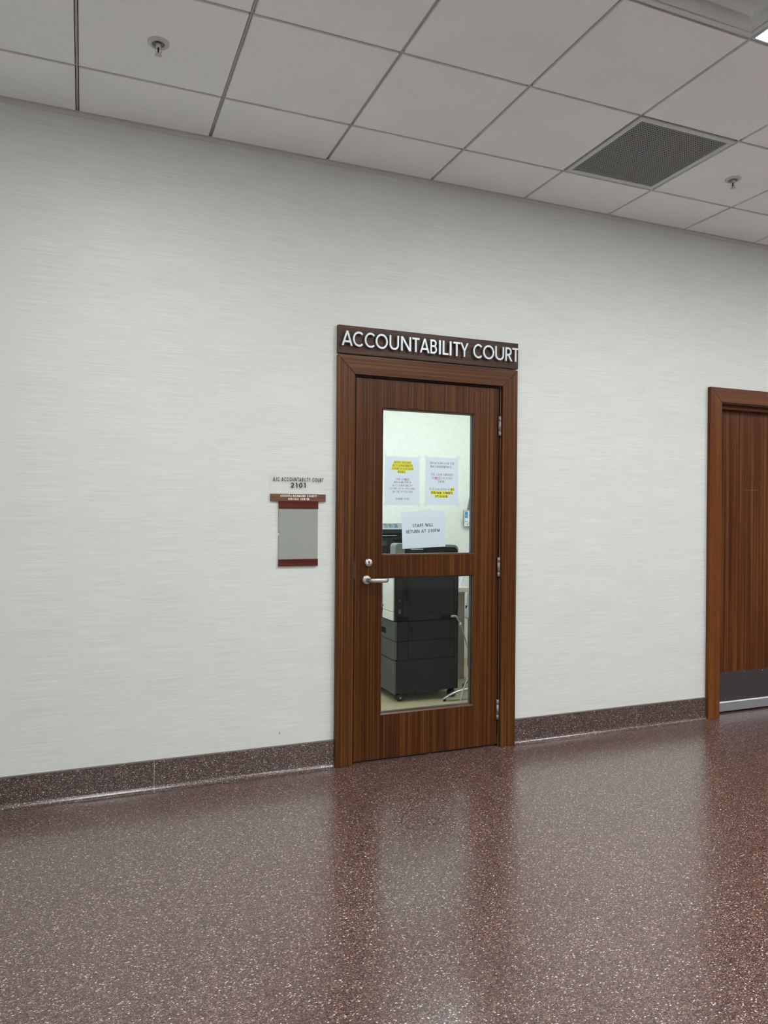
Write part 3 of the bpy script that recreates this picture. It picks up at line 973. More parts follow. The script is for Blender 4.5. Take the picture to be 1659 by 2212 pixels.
# ------------------------------------------------------------------ sign board above door 1
sg = empty('door_sign', ((cx0 + cx1) / 2, -0.0135, 2.2045), 'dark walnut sign board with raised silver letters ACCOUNTABILITY COURT', 'sign')
part('board', MB().box(1.2842, 2.3945, CT, -0.0005, 2.2050, 2.3545), MT['walnut'], sg, 0.0012)
LET = [('A', 1.2976, 1.3584), ('C', 1.3599, 1.4169), ('C', 1.4268, 1.4835), ('O', 1.4898, 1.5601), ('U', 1.5703, 1.6258), ('N', 1.6383, 1.6978), ('T', 1.7052, 1.7484),
       ('A', 1.7522, 1.8096), ('B', 1.8157, 1.856), ('I', 1.8685, 1.8800), ('L', 1.8918, 1.9277), ('I', 1.9349, 1.9464), ('T', 1.9578, 2.0016), ('Y', 2.0035, 2.0538),
       ('C', 2.0858, 2.1411), ('O', 2.1491, 2.2218), ('U', 2.2287, 2.2875), ('R', 2.2961, 2.3413), ('T', 2.3427, 2.3880)]
for c, a, b in LET:
    m = MB()
    W, polys = glyph_polys(c, 0.130)
    k = (b - a) / W
    ov = 0.0012 if c in 'CO' else 0.0
    for pl, li in polys:
        m.prism([(a + p[0] * k, 2.2430 - ov + p[1] * (0.0785 + 2 * ov)) for p in pl], 1, -0.047 - li * 0.00015, -0.036 - li * 0.00015)
    # two pins hold the letter off the board
    xm = (a + b) / 2
    o = part('letter', m, MT['alu'], sg)
    if c in 'IT':
        px = [(xm, 2.26), (xm, 2.30)]
    elif c == 'Y': px = [(xm, 2.25)]
    elif c in 'LBR': px = [(a + 0.006, 2.26), (a + 0.006, 2.30)]
    elif c == 'A': px = [(xm - 0.018, 2.262), (xm + 0.018, 2.262)]
    elif c == 'O': px = [(a + 0.006, 2.282), (b - 0.006, 2.282)]
    elif c == 'C': px = [(a + 0.006, 2.282)]
    else: px = [(a + 0.006, 2.30), (b - 0.006, 2.30)]
    for (qx, qz) in px:
        part('standoff_pin', MB().cyl((qx, 0, qz), 0.002, 1, -0.037, CT + 0.001, 8), MT['steel_d'], o)

# ------------------------------------------------------------------ room sign and notice holder on the wall
rs = empty('room_sign', (1.078, -0.004, 1.414), 'clear acrylic room sign reading AJC ACCOUNTABILTY COURT 2101 over a wooden bar', 'sign')
part('acrylic_plate', MB().box(0.927, 1.225, -0.0085, -0.003, 1.4525, 1.561), MT['acrylic'], rs, 0.0008, label='clear acrylic plate')
m = MB(); put_text(m, 'AJC ACCOUNTABILTY COURT', 1.0785, 1.5175, 0.0205, -0.0092, -0.0086, wt=0.17, width=0.2705, track=0.30)
tag(part('black_lettering', m, MT['black_ink'], rs, label='black capital lettering'), kind='stuff')
m = MB(); put_text(m, '2101', 1.0770, 1.4850, 0.0255, -0.0092, -0.0086, wt=0.17, width=0.0800, track=0.26)
tag(part('room_number', m, MT['black_ink'], rs, label='black number 2101'), kind='stuff')
m = MB()
rb = random.Random(3)
for q in range(22):
    for (a, b) in ((0, 0), (0.0023, 0), (0, 0.0023), (0.0023, 0.0023), (0, 0.0046), (0.0023, 0.0046)):
        if rb.random() < 0.5:
            m.cyl((1.0 + q * 0.0066 + a, 0, 1.4665 + b), 0.0008, 1, -0.0092, -0.0085, 6)
tag(part('braille_dots', m, MT['acrylic'], rs), kind='stuff')
part('wooden_bar', MB().box(0.9305, 1.2265, -0.0125, -0.0005, 1.4145, 1.4515), MT['plaquewood'], rs, 0.0008)
m = MB(); put_text(m, 'AUGUSTA-RICHMOND COUNTY', 1.0785, 1.4365, 0.0105, -0.0132, -0.0126, wt=0.2, width=0.1955, track=0.30)
put_text(m, 'JUDICIAL CENTER', 1.0785, 1.4205, 0.0105, -0.0132, -0.0126, wt=0.2, width=0.1140, track=0.30)
tag(part('white_lettering', m, MT['white_ink'], rs, label='white capital lettering'), kind='stuff')

nh = empty('notice_holder', (1.080, -0.004, 1.0765), 'grey notice holder with red-brown wooden bars under the room sign', 'notice holder')
part('top_bar', MB().box(0.9745, 1.1860, -0.0125, -0.0005, 1.3765, 1.4138), MT['redwood'], nh, 0.0006)
part('bottom_bar', MB().box(0.9745, 1.1860, -0.0125, -0.0005, 1.0765, 1.1125), MT['redwood'], nh, 0.0006)
nr = 0.0095
poly = [(0.9748, 1.1126), (1.1855, 1.1126), (1.1855, 1.3764), (0.9748, 1.3764), (0.9748, 1.2465 + nr)]
poly += [(0.9748 + nr * math.sin(math.radians(a)), 1.2465 + nr * math.cos(math.radians(a))) for a in range(15, 180, 15)] + [(0.9748, 1.2465 - nr)]
part('grey_panel', MB().prism(poly, 1, -0.0075, -0.0005), MT['grey_panel'], nh)

# ------------------------------------------------------------------ door 2
ex0, ein, ehz0, ehz1, ex1 = 3.8810, 3.9815, 2.1120, 2.2090, 5.0985
ein1 = 4.998
d2 = empty('door_2', ((ex0 + ex1) / 2, 0, 0), 'second brown wooden door with steel kick plate at the right edge', 'door', kind='structure')
mitred([(ex0, 0.001), (ein, 0.001), (ein, ehz0 - EPS), (ex0, ehz1 - EPS)], MT['case2_v'], 'casing_upright', d2)
mitred([(ein1, 0.001), (ex1, 0.001), (ex1, ehz1 - EPS), (ein1, ehz0 - EPS)], MT['case2_v'], 'casing_upright', d2)
mitred([(ex0 + EPS, ehz1), (ein + EPS, ehz0), (ein1 - EPS, ehz0), (ex1 - EPS, ehz1)], MT['case2_h'], 'casing_head', d2)
kx0, kx1, kz = D2
part('jamb', MB().box(kx0, 3.994, 0.0005, WT, 0.001, kz), MT['case2_v'], d2)
part('jamb', MB().box(4.986, kx1, 0.0005, WT, 0.001, kz), MT['case2_v'], d2)
part('head_jamb', MB().box(3.994, 4.986, 0.0005, WT, kz - 0.004, kz), MT['case2_h'], d2)
part('stop', MB().box(3.994, 4.986, 0.035, 0.078, kz - 0.030, kz - 0.004), MT['case2_h'], d2)
LY = 0.080
part('door_leaf', MB().box(3.997, 4.983, LY, LY + 0.045, 0.010, kz - 0.006), MT['leaf2'], d2)
part('threshold_floor', MB().box(kx0, kx1, 0.056, WT, -0.06, 0.0), MT['floor'], d2)
kp = part('kick_plate', MB().box(4.000, 4.980, LY - 0.0025, LY - 0.0003, 0.079, 0.2785), MT['kick'], d2)
for sx in range(5):
    for sz in (0.093, 0.268):
        part('screw', MB().lathe((4.148 + sx * 0.170, LY - 0.0025, sz), [(0.0036, 0.001), (0.0036, -0.0008), (0.002, -0.002), (0, -0.002)], axis=1, n=12), MT['steel'], kp)
part('scratch', MB().box(4.306, 4.440, LY - 0.0006, LY - 0.0001, 1.5345, 1.5358), plain('pale_scratch', '#8a6a4c', 0.6), d2)
sw = part('door_sweep', MB().prism([(LY - 0.0003, 0.013), (LY - 0.014, 0.013), (LY - 0.014, 0.0715), (LY - 0.009, 0.078), (LY - 0.0003, 0.078)], 0, 3.998, 4.982), MT['alu_bar'], d2)
for sx in range(3):
    part('screw', MB().lathe((4.113 + sx * 0.324, LY - 0.014, 0.0620), [(0.006, 0.001), (0.0058, -0.0012), (0.003, -0.003), (0, -0.003)], axis=1, n=14), MT['steel'], sw)

# ------------------------------------------------------------------ notices taped behind the upper pane
GY = 0.0262                                # just behind the glass
def notice(name, x0, z0, wd, ht, rot, label):
    r = empty(name, (x0 + wd / 2, GY, z0), label, 'notice', 'paper notices on the door glass')
    return r
def rot2(p, c, a):
    return (c[0] + (p[0] - c[0]) * math.cos(a) - (p[1] - c[1]) * math.sin(a), c[1] + (p[0] - c[0]) * math.sin(a) + (p[1] - c[1]) * math.cos(a))
def quad(x0, z0, x1, z1, c=(0, 0), a=0.0):
    return [rot2(p, c, a) for p in ((x0, z0), (x1, z0), (x1, z1), (x0, z1))]
def tapes(r, corners):
    for (px, pz), ang in corners:
        part('tape', MB().prism(quad(px - 0.013, pz - 0.0055, px + 0.013, pz + 0.0055, (px, pz), ang), 1, GY - 0.0003, GY - 0.0001), MT['tape'], r)

# notice 1
A0, A1, B0, B1 = 1.5795, 1.7895, 1.4015, 1.6715
n1 = notice('paper_notice', A0, B0, A1 - A0, B1 - B0, 0, 'left paper notice on the door glass about the adult felony court')
part('sheet', MB().box(A0, A1, GY, GY + 0.0003, B0, B1), MT['paper'], n1)
tapes(n1, [((A0 - 0.001, B0 - 0.001), -0.785), ((A0, B1 + 0.002), 0.785), ((A1 + 0.002, B1 + 0.001), -0.785), ((A1 + 0.002, B0 - 0.001), 0.785)])
def px2x(px, lo, hi, a, b): return a + (px - lo) / (hi - lo) * (b - a)
def zof(v, top, bot, z1, z0): return z1 - (v - top) / (bot - top) * (z1 - z0)
TY0, TY1 = GY - 0.00012, GY - 0.00002
HY0, HY1 = GY - 0.00008, GY - 0.00001
cap1 = 0.0112
def lines1(rows_, mat, nm, bold=0.13, serif=True, root=n1, lo=98, hi=716, top=133, bot=1003, a=A0, b=A1, z1=B1, z0=B0, cap=cap1):
    m = MB()
    for (s, v, xa, xb, *sup) in rows_:
        xl, xr = px2x(xa, lo, hi, a, b), px2x(xb, lo, hi, a, b)
        put_text(m, s, (xl + xr) / 2, zof(v, top, bot, z1, z0) - cap / 2, cap, TY0, TY1, wt=bold, width=xr - xl, track=0.12, serif=serif, sup=sup[0] if sup else ())
    return tag(part(nm, m, mat, root), kind='stuff')
for (v, xa, xb) in ((240, 248, 566), (297, 222, 592), (353, 212, 604), (408, 318, 458)):
    hl = MB().box(px2x(xa, 98, 716, A0, A1), px2x(xb, 98, 716, A0, A1), HY0, HY1, zof(v + 29, 133, 1003, B1, B0), zof(v - 30, 133, 1003, B1, B0))
    part('highlight', hl, MT['yellow'], n1, label='yellow highlighter')
lines1([('ADULT FELONY', 240, 250, 562), ('ACCOUNTABILITY', 297, 226, 588), ('COURT IS LOCATED', 353, 215, 602), ('INSIDE...', 410, 322, 495)], MT['grey_ink'], 'black_text', 0.15)
lines1([('THIS IS', 540, 292, 428), ('MISDEMEANOR', 595, 258, 565), ('ACCOUNTABILITY', 652, 228, 588), ('COURT (IT IS UPSTAIRS,', 708, 175, 645), ('ON THE 4TH FLOOR)', 765, 218, 600, (8, 9))], MT['red_ink'], 'dark_red_text', 0.12)
m_ = lines1([('NOT', 540, 442, 528)], MT['red_bold'], 'red_word', 0.2)
part('underline', MB().box(px2x(440, 98, 716, A0, A1), px2x(530, 98, 716, A0, A1), TY0, TY1, zof(569, 133, 1003, B1, B0), zof(564, 133, 1003, B1, B0)), MT['red_bold'], n1)
lines1([('THANK YOU.', 893, 288, 535)], MT['grey_ink'], 'closing_text', 0.13)

# notice 2
C0, C1, E0, E1 = 1.8245, 2.0340, 1.4055, 1.6755
n2 = notice('paper_notice', C0, E0, C1 - C0, E1 - E0, 0, 'right paper notice on the door glass about the law library address')
part('sheet', MB().box(C0, C1, GY, GY + 0.0003, E0, E1), MT['paper'], n2)
tapes(n2, [((C0 - 0.001, E0 - 0.001), -0.785), ((C0, E1 + 0.002), 0.785), ((C1 + 0.002, E1 + 0.001), -0.785), ((C1 + 0.002, E0 - 0.001), 0.785)])
k2 = dict(root=n2, lo=820, hi=1411, top=150, bot=1000, a=C0, b=C1, z1=E1, z0=E0, cap=0.0122)
for (v, xa, xb) in ((724, 1272, 1338), (787, 918, 1322), (848, 994, 1228)):
    hl = MB().box(px2x(xa, 820, 1411, C0, C1), px2x(xb, 820, 1411, C0, C1), HY0, HY1, zof(v + 29, 150, 1000, E1, E0), zof(v - 30, 150, 1000, E1, E0))
    part('highlight', hl, MT['yellow'], n2, label='yellow highlighter')
lines1([('APOLOGIES FOR THE', 257, 897, 1338), ('INCONVENIENCE...', 320, 912, 1320)], MT['grey_ink'], 'grey_text', 0.12, **k2)
lines1([('THE LAW LIBRARY', 460, 917, 1318), ('IS', 522, 940, 972), ('LOCATED', 522, 1094, 1300), ('HERE.', 585, 1056, 1178)], MT['red_ink'], 'dark_red_text', 0.12, **k2)
lines1([('NOT', 522, 988, 1080)], MT['red_bold'], 'red_word', 0.2, **k2)
part('underline', MB().box(px2x(986, 820, 1411, C0, C1), px2x(1082, 820, 1411, C0, C1), TY0, TY1, zof(552, 150, 1000, E1, E0), zof(547, 150, 1000, E1, E0)), MT['red_bold'], n2)
lines1([('IT IS LOCATED @', 723, 896, 1258)], MT['grey_ink'], 'address_text', 0.12, **k2)
lines1([('823', 723, 1275, 1336), ('TELFAIR STREET,', 787, 922, 1320), ('2ND FLOOR.', 850, 998, 1238, (1, 2))], MT['black_ink'], 'bold_address_text', 0.21, **k2)

# notice 3, tilted
n3c = (1.8175, 1.2655)
a3 = math.radians(2.4)
n3 = empty('paper_notice', (n3c[0], GY, 1.158), 'tilted paper notice reading STAFF WILL RETURN AT 2:00PM', 'notice', 'paper notices on the door glass')
part('sheet', MB().prism(quad(n3c[0] - 0.1335, n3c[1] - 0.1035, n3c[0] + 0.1335, n3c[1] + 0.1035, n3c, a3), 1, GY, GY + 0.0003), MT['paper'], n3)
part('tape', MB().prism(quad(1.781, 1.3690, 1.869, 1.3775, (1.825, 1.372), a3), 1, GY - 0.0003, GY - 0.0001), MT['tape'], n3)
m = MB()
put_text(m, 'STAFF WILL', 1.8125, 1.2795, 0.0182, TY0, TY1, wt=0.165, width=0.1275, track=0.14, rot=a3, about=(1.8125, 1.2795))
put_text(m, 'RETURN AT 2:00PM', 1.8145, 1.2470, 0.0182, TY0, TY1, wt=0.165, width=0.2080, track=0.14, rot=a3, about=(1.8145, 1.2470))
tag(part('black_text', m, MT['black_ink'], n3), kind='stuff')

# ------------------------------------------------------------------ office things
# ceiling lamp of the office
def office_lamp(x, label):
    ol = empty('office_lamp', (x, 1.15, OZ), label, 'lamp', 'office ceiling lamps')
    part('lamp_frame', MB().box(x - 0.32, x + 0.32, 0.83, 1.47, OZ - 0.012, OZ - 0.0005), MT['white_metal'], ol)
    part('diffuser', MB().box(x - 0.29, x + 0.29, 0.86, 1.44, OZ - 0.018, OZ - 0.0125), MT['lamp_office'], ol)
office_lamp(0.35, 'square office ceiling lamp left of the copier, out of view')
office_lamp(1.65, 'square office ceiling lamp in front of the copier, out of view')
office_lamp(2.95, 'added unseen office lamp above the desk end, evening the wall light')  # third lamp added to even the light on the office wall

# copier: front faces -x, side faces the door
CX0, CX1, CY0, CY1 = 2.100, 2.612, 1.100, 1.575
cp = empty('copier', ((CX0 + CX1) / 2, (CY0 + CY1) / 2, 0), 'tall charcoal office copier on casters behind the door glass', 'copier')
part('base_cabinet', MB().box(CX0 + 0.018, CX1, CY0, CY1, 0.064, 0.2965), MT['copier'], cp, 0.004)
part('base_front', MB().box(CX0, CX0 + 0.0165, CY0 + 0.001, CY1 - 0.001, 0.058, 0.2955), MT['copier_front'], cp, 0.004)
part('base_lip', MB().box(2.27, 2.45, CY0 - 0.004, CY0 + 0.02, 0.056, 0.066), MT['copier'], cp)
for (za, zb, nm) in ((0.3015, 0.4335, 'drawer'), (0.4375, 0.5755, 'drawer')):
    dr = part(nm, MB().box(CX0, CX0 + 0.02, CY0 + 0.001, CY1 - 0.001, za, zb - 0.001), MT['copier_front'], cp, 0.004)
    if za > 0.4:
        part('handle_recess', MB().box(CX0 - 0.0008, CX0 + 0.002, CY0 + 0.165, CY0 + 0.31, 0.472, 0.512), MT['copier_black'], dr, 0.0007)
    bd = part('drawer_housing', MB().box(CX0 + 0.0215, CX1, CY0 + 0.004, CY1, za - 0.001, zb), MT['copier_black'], cp)
    part('side_panel', MB().box(CX0 + 0.023, 2.2065, CY0, CY0 + 0.006, za, zb - 0.002), MT['copier'], bd, 0.0012)
    part('side_panel', MB().box(2.2095, 2.5385, CY0, CY0 + 0.006, za, zb - 0.002), MT['copier'], bd, 0.0012)
    part('rear_column', MB().box(2.5415, 2.574, CY0 + 0.002, CY0 + 0.008, za, zb - 0.002), MT['copier'], bd, 0.0012)
    part('rear_column', MB().box(2.577, CX1, CY0 + 0.002, CY0 + 0.008, za, zb - 0.002), MT['copier'], bd, 0.0012)
    if za > 0.4:
        part('finger_slot', MB().box(2.222, 2.243, CY0 - 0.0006, CY0 + 0.002, 0.466, 0.531), MT['copier_black'], bd)
# main body with its side door and white front cover
by = part('main_body', MB().box(CX0 + 0.006, CX1 - 0.002, CY0 + 0.005, CY1, 0.5795, 0.985), MT['copier_black'], cp, 0.003)
part('front_cover_grey', MB().box(CX0 - 0.001, CX0 + 0.0055, CY0 + 0.006, CY1 - 0.002, 0.581, 0.985), MT['copier_front'], by, 0.002)
wp = part('white_cover', MB().box(CX0 - 0.012, CX0 - 0.0015, CY0 + 0.006, CY0 + 0.205, 0.6455, 0.985), MT['copier_white'], by, 0.006, 3)
part('white_cover_foot', MB().box(CX0 - 0.012, CX0 - 0.0015, CY0 + 0.006, CY0 + 0.205, 0.583, 0.6440), MT['copier_white'], by, 0.006, 3)
part('indicator', MB().box(CX0 - 0.0126, CX0 - 0.0118, CY0 + 0.183, CY0 + 0.195, 0.668, 0.684), MT['copier_black'], wp)
part('slot', MB().box(CX0 - 0.0018, CX0 + 0.001, CY0 + 0.212, CY0 + 0.42, 0.618, 0.655), MT['copier_black'], by)
part('side_panel', MB().box(2.106, 2.163, CY0, CY0 + 0.0048, 0.616, 0.985), MT['copier'], by, 0.001)
part('corner_panel', MB().box(2.106, 2.119, CY0 + 0.001, CY0 + 0.0048, 0.581, 0.613), MT['copier'], by, 0.001)
part('power_switch', MB().box(2.130, 2.147, CY0 - 0.002, CY0 + 0.001, 0.633, 0.664), MT['copier_front'], by, 0.001)
sdr = part('side_door', MB().box(2.166, 2.572, CY0 - 0.001, CY0 + 0.0048, 0.612, 0.985), MT['copier'], by, 0.001)
part('side_door_foot', MB().box(2.209, 2.459, CY0 - 0.001, CY0 + 0.0048, 0.581, 0.6115), MT['copier'], by)
part('inner_panel', MB().box(2.2125, 2.466, CY0 - 0.003, CY0 - 0.0012, 0.6685, 0.985), MT['copier'], sdr, 0.0006)
part('panel_seam', MB().box(2.2100, 2.4685, CY0 - 0.0016, CY0 - 0.0008, 0.6660, 0.985), MT['copier_black'], sdr)
part('slot_seam', MB().box(2.1655, 2.2085, CY0 - 0.0013, CY0 - 0.0008, 0.7235, 0.8465), MT['copier_black'], sdr)
part('slot_plate', MB().box(2.1670, 2.2070, CY0 - 0.0015, CY0 - 0.0010, 0.7250, 0.8450), MT['copier'], sdr)
part('finger_slot', MB().box(2.178, 2.1975, CY0 - 0.0019, CY0, 0.727, 0.843), MT['copier_black'], sdr)
part('rear_column', MB().box(2.575, CX1 - 0.002, CY0 + 0.001, CY0 + 0.0048, 0.64, 0.985), MT['copier'], by, 0.001)
part('print_mark', MB().box(2.135, 2.1365, CY0 - 0.0004, CY0 + 0.0005, 0.722, 0.733), MT['white_ink'], by)
# top unit with rounded shoulder
rr = 0.035
pl = [(CX0 + 0.004, 0.986), (CX1 - 0.003, 0.986), (CX1 - 0.003, 1.123 - rr)] + [(CX1 - 0.003 - rr + rr * math.cos(math.radians(a)), 1.123 - rr + rr * math.sin(math.radians(a))) for a in (15, 30, 45, 60, 75, 90)] + [(CX0 + 0.03, 1.137)] + [(CX0 + 0.022, 1.136), (CX0 + 0.009, 1.128), (CX0 + 0.004, 1.115)]
top = part('top_unit', MB().prism(pl, 1, CY0 + 0.004, CY0 + 0.105), MT['copier_top'], cp, 0.003)
part('dark_side', MB().prism([(2.176, 0.992), (CX1 - 0.012, 0.992), (CX1 - 0.012, 1.085), (CX1 - 0.03, 1.106), (2.176, 1.118)], 1, CY0, CY0 + 0.0045), MT['copier_black'], top, 0.002)
part('latch', MB().prism([(2.405, 1.064), (2.49, 1.064), (2.49, 1.082), (2.42, 1.082)], 1, CY0 - 0.006, CY0 + 0.0005), MT['copier'], top, 0.001)
pm = MB()
xx = 2.222
for q in range(13):
    wq = 0.004 + 0.002 * ((q * 7) % 3)
    pm.box(xx, xx + wq, CY0 - 0.0006, CY0 + 0.0001, 1.0915, 1.0965 if q % 3 else 1.0975)
    xx += wq + 0.0018
tag(part('print_mark', pm, MT['white_ink'], top), kind='stuff')
# casters
def caster(x, y):
    c = part('caster', MB().cyl((x + 0.012, y, 0), 0.014, 2, 0.046, 0.0635, 16).box(x - 0.012, x + 0.022, y - 0.016, y + 0.016, 0.030, 0.047), MT['rubber'], cp, 0.004)
    for s in (-1, 1):
        part('wheel', MB().lathe((x, y + s * 0.022, 0.0262), [(0.008, -0.008), (0.024, -0.007), (0.026, -0.003), (0.026, 0.003), (0.024, 0.007), (0.008, 0.008)], axis=1, n=24), MT['rubber'], c)
    part('axle_cap', MB().cyl((x, 0, 0.0262), 0.0075, 1, y - 0.033, y + 0.033, 14), MT['cable'], c)
for (x, y) in ((2.158, 1.150), (2.580, 1.150), (2.158, 1.53), (2.580, 1.53)):
    caster(x, y)

# power cable of the copier: out of the side, down to the floor
def spline(pts, n=10):
    out = []
    P_ = [Vector(p) for p in pts]
    for i in range(len(P_) - 1):
        p0, p1, p2, p3 = P_[max(i - 1, 0)], P_[i], P_[i + 1], P_[min(i + 2, len(P_) - 1)]
        for k in range(n):
            t = k / n
            out.append(0.5 * ((2 * p1) + (-p0 + p2) * t + (2 * p0 - 5 * p1 + 4 * p2 - p3) * t * t + (-p0 + 3 * p1 - 3 * p2 + p3) * t ** 3))
    out.append(P_[-1])
    return out
cb = empty('power_cable', (2.58, 1.08, 0), 'pale grey cable hanging from the copier side down to the floor', 'cable')
pth = spline([(2.545, 1.091, 0.598), (2.558, 1.086, 0.600), (2.582, 1.080, 0.597), (2.600, 1.083, 0.570), (2.618, 1.086, 0.540), (2.652, 1.088, 0.458), (2.690, 1.09, 0.345), (2.716, 1.08, 0.25), (2.694, 1.02, 0.22), (2.640, 1.0, 0.157), (2.575, 0.95, 0.09), (2.535, 0.905, 0.012), (2.60, 0.86, 0.007), (2.75, 0.84, 0.007)])
part('cord', MB().tube(pth, 0.0052, 10), MT['cable'], cb)
part('strain_relief', MB().tube(spline([(2.545, 1.089, 0.598), (2.558, 1.086, 0.600), (2.582, 1.080, 0.597), (2.597, 1.082, 0.576)], 6), [0.0085] * 9 + [0.0085 - 0.00025 * q for q in range(10)], 12), MT['cable'], cb)
part('cord_clip', MB().box(2.610, 2.626, 1.078, 1.094, 0.533, 0.550), MT['copier_white'], cb, 0.002)

# desk behind the copier
dk = empty('office_desk', (2.2, 2.0, 0), 'beige office desk behind the charcoal copier', 'desk')
part('desk_top', MB().box(1.45, 2.975, 1.600, 2.335, 0.710, 0.749), MT['beige_top'], dk, 0.003)
part('front_panel', MB().box(1.47, 2.948, 1.630, 1.650, 0.0, 0.7095), MT['beige'], dk)
part('end_panel', MB().box(1.47, 1.49, 1.6505, 2.33, 0.0, 0.7095), MT['beige'], dk)
part('end_panel', MB().box(2.928, 2.948, 1.6505, 2.33, 0.0, 0.7095), MT['beige'], dk)

# black desktop printer on the desk
px0, px1, py0, py1 = 2.05, 2.56, 1.72, 2.12
pr = empty('desktop_printer', ((px0 + px1) / 2, (py0 + py1) / 2, 0.7495), 'black desktop printer on the desk left behind the copier', 'printer')
part('body', MB().box(px0, px1, py0, py1, 0.7500, 1.158), MT['printer'], pr, 0.006)
part('scanner_lid', MB().box(px0 - 0.005, px1 + 0.005, py0 - 0.012, py1, 1.186, 1.222), MT['printer'], pr, 0.006)
part('scanner_body', MB().box(px0, px1, py0 - 0.006, py1, 1.1585, 1.1855), MT['copier_black'], pr, 0.003)
part('light_slot', MB().box(px0 + 0.02, 2.372, py0 - 0.008, py0 - 0.0055, 1.170, 1.1745), MT['sorter'], pr)
part('lid_top', MB().box(px0, px1, py0 - 0.008, py1 - 0.004, 1.2222, 1.2262), MT['sorter'], pr, 0.001)
part('front_panel', MB().box(2.345, 2.45, py0 - 0.004, py0 - 0.0003, 0.9, 1.15), MT['copier_black'], pr, 0.002)
part('paper_slot', MB().box(px0 + 0.05, 2.29, py0 - 0.003, py0 - 0.0003, 1.09, 1.13), MT['printer_grey'], pr, 0.002)
part('paper_slot', MB().box(px0 + 0.05, 2.29, py0 - 0.003, py0 - 0.0003, 1.0, 1.03), MT['printer_grey'], pr, 0.002)

# small file sorter on the printer
fs = empty('file_sorter', (2.33, 1.86, 1.2265), 'small pale grey file sorter with curved dividers on the black printer', 'file sorter')
sx0, sx1, sy0, sy1, sz = 2.29, 2.465, 1.80, 1.94, 1.2266
part('tray', MB().box(sx0, sx1, sy0, sy1, sz, sz + 0.004), MT['sorter'], fs)
for q in range(5):
    x = sx0 + 0.003 + q * (sx1 - sx0 - 0.006) / 4
    # curved fin: leans to the left towards its rounded top
    pts = [(0.0, 0.0), (0.004, 0.0), (0.0045, 0.012), (0.002, 0.024), (-0.006, 0.033), (-0.014, 0.037), (-0.016, 0.0345), (-0.008, 0.030), (-0.001, 0.021), (0.001, 0.010)]
    if q == 4: pts = [(0, 0), (0.003, 0), (0.003, 0.037), (0, 0.037)]
    part('divider', MB().prism([(x + a, sz + 0.004 + b) for a, b in pts], 1, sy0, sy1), MT['sorter'], fs)
part('backing', MB().box(sx0, sx1, sy1 - 0.004, sy1, sz + 0.004, sz + 0.036), MT['sorter'], fs)
lf = part('leaflet', MB().prism([(2.386, sz + 0.005), (2.396, sz + 0.005), (2.404, sz + 0.030), (2.380, sz + 0.030)], 1, sy0 + 0.004, sy0 + 0.03), MT['blue2'], fs, label='blue leaflet')

# acrylic sign holder on the back wall
hw = empty('sign_holder', (3.36, OY1 - 0.01, 1.23), 'clear acrylic holder with blue and white leaflet on the office wall', 'sign holder')
part('acrylic_pocket', MB().box(3.296, 3.44, OY1 - 0.022, OY1 - 0.0005, 1.230, 1.30), MT['acrylic'], hw)
part('leaflet', MB().box(3.310, 3.43, OY1 - 0.027, OY1 - 0.0225, 1.232, 1.379), MT['copier_white'], hw)
part('edge', MB().slab([3.3075, 3.3100, 3.4300, 3.4325], [1.2290, 1.2315, 1.3793, 1.3818], {(1, 1)}, OY1 - 0.0275, OY1 - 0.0222), MT['steel_d'], hw)
part('blue_block', MB().box(3.317, 3.350, OY1 - 0.0278, OY1 - 0.0271, 1.310, 1.371), MT['blue'], hw, label='pale blue printed block')
pk = MB()
for (a, b, c, d) in ((3.322, 3.345, 1.346, 1.358), (3.318, 3.348, 1.318, 1.322), (3.320, 3.326, 1.276, 1.284), (3.336, 3.342, 1.272, 1.282), (3.361, 3.369, 1.33, 1.338), (3.360, 3.368, 1.262, 1.268), (3.343, 3.350, 1.244, 1.258)):
    pk.box(a, b, OY1 - 0.0282, OY1 - 0.0276, c, d)
tag(part('print_mark', pk, plain('slate_print', '#4c6f80', 0.6), hw), kind='stuff')
hb = part('clipboard', MB().prism([(3.352, 1.383), (3.44, 1.383), (3.44, 1.52), (3.381, 1.52)], 1, OY1 - 0.012, OY1 - 0.0005), plain('clip_grey', '#6f7672', 0.5), None, loc=(3.40, OY1 - 0.006, 1.383))
tag(hb, 'grey slanted board on the office wall above the leaflet holder', 'board')

# pale panel at the desk end, with a pocket of papers hung on it
pp = empty('end_screen', (2.975, 1.36, 0), 'pale grey screen panel at the right end of the beige desk', 'panel')
part('panel', MB().box(2.958, 2.980, 1.10, 1.596, 0.104, 0.705), MT['pale'], pp, 0.003)
part('foot', MB().box(2.955, 2.985, 1.13, 1.16, 0.0, 0.1045), MT['pale'], pp)
part('foot', MB().box(2.964, 2.980, 1.56, 1.585, 0.0, 0.1045), MT['pale'], pp)
pkt = empty('paper_pocket', (2.94, 1.5, 0.49), 'clear pocket holding white papers with a black binder clip, beside the desk', 'paper pocket')
part('pocket', MB().prism([(2.9575, 0.488), (2.915, 0.510), (2.919, 0.552), (2.9215, 0.552), (2.918, 0.5125), (2.9575, 0.492)], 1, 1.30, 1.596), MT['acrylic'], pkt)
part('pocket_rim', MB().tube([(2.9205, 1.595, 0.552), (2.915, 1.595, 0.508), (2.957, 1.595, 0.489)], 0.0014, 6), MT['pale'], pkt)
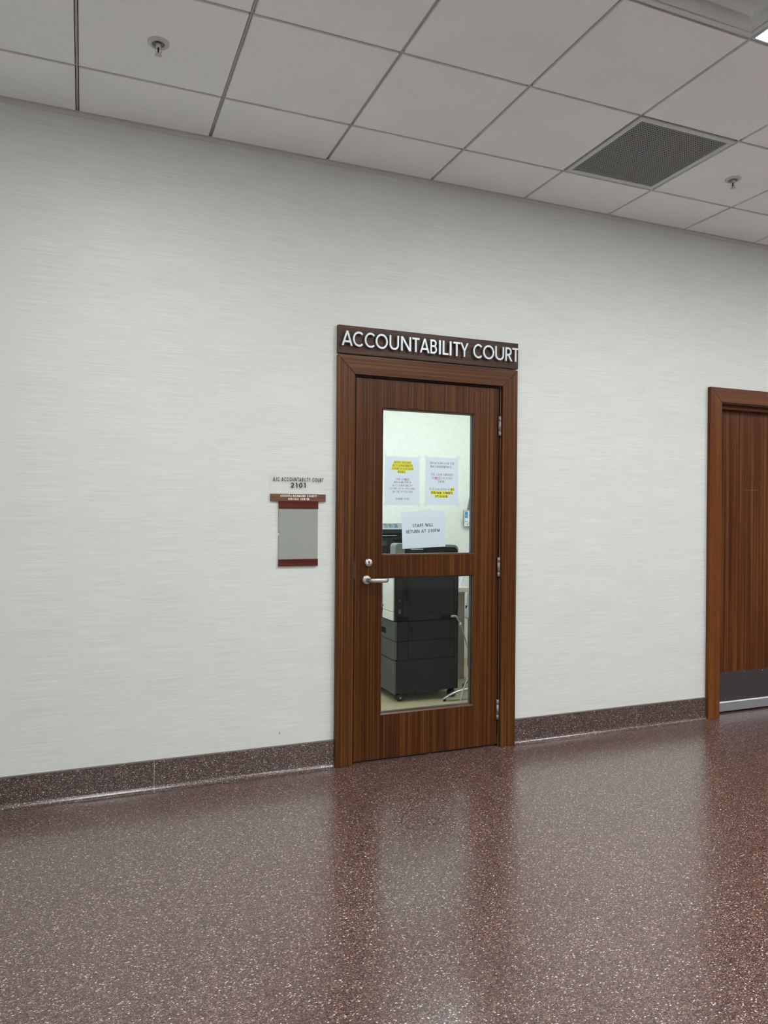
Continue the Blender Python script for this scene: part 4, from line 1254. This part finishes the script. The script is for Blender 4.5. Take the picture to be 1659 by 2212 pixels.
part('papers', MB().prism([(2.922, 0.513), (2.956, 0.494), (2.9565, 0.70), (2.951, 0.70), (2.944, 0.60), (2.931, 0.545)], 1, 1.32, 1.590), MT['dust_paper'], pkt)
part('binder_clip', MB().prism([(2.940, 0.575), (2.9445, 0.575), (2.9455, 0.602), (2.9395, 0.602)], 1, 1.578, 1.600), MT['rubber'], pkt)
part('clip_wire', MB().tube([(2.939, 1.595, 0.592), (2.930, 1.597, 0.598), (2.925, 1.597, 0.590), (2.930, 1.597, 0.582), (2.939, 1.595, 0.586)], 0.0012, 6), MT['steel'], pkt)
st = part('leaning_papers', MB().prism([(2.925, 0.7496), (2.972, 0.7496), (3.012, 1.10), (2.998, 1.10), (2.984, 0.98)], 1, 1.66, 1.70), MT['dust_paper'], None, loc=(2.95, 1.68, 0.7496))
tag(st, 'white papers standing upright on the right end of the desk', 'papers')

# silver curved foot of a stand
ps = empty('pedestal_stand', (2.80, 1.02, 0), 'stand with curved silver feet on the office floor beside the copier', 'stand')
for q in range(4):
    an = math.radians(180 + 90 * q)
    def at(r, z): return (2.80 + r * math.cos(an), 1.02 + r * math.sin(an), z)
    prf = [(0.358, 0.016), (0.34, 0.022), (0.30, 0.042), (0.25, 0.060), (0.20, 0.070), (0.13, 0.077), (0.05, 0.082), (0.0, 0.083)]
    ft = part('foot', MB().tube([at(r, z) for r, z in prf], [0.008, 0.010, 0.011, 0.012, 0.013, 0.014, 0.015, 0.016], 12, flat=(1.3, 0.7)), MT['chrome'], ps)
    part('glide', MB().cyl(at(0.338, 0), 0.010, 2, 0.0, 0.0165, 14), MT['rubber'], ft)
part('post', MB().cyl((2.80, 1.02, 0), 0.018, 2, 0.076, 0.46, 20), MT['chrome'], ps)

# scuff on the wall and small details
sc = part('wall_scuff', MB().prism([(0.987, 0.207), (0.990, 0.205), (0.992, 0.212), (0.990, 0.218), (0.988, 0.214)], 1, -0.0008, -0.0002), MT['grey_ink'], None, loc=(0.99, 0, 0.21))
tag(sc, 'small dark scuff on the wall below the notice holder', 'scuff')
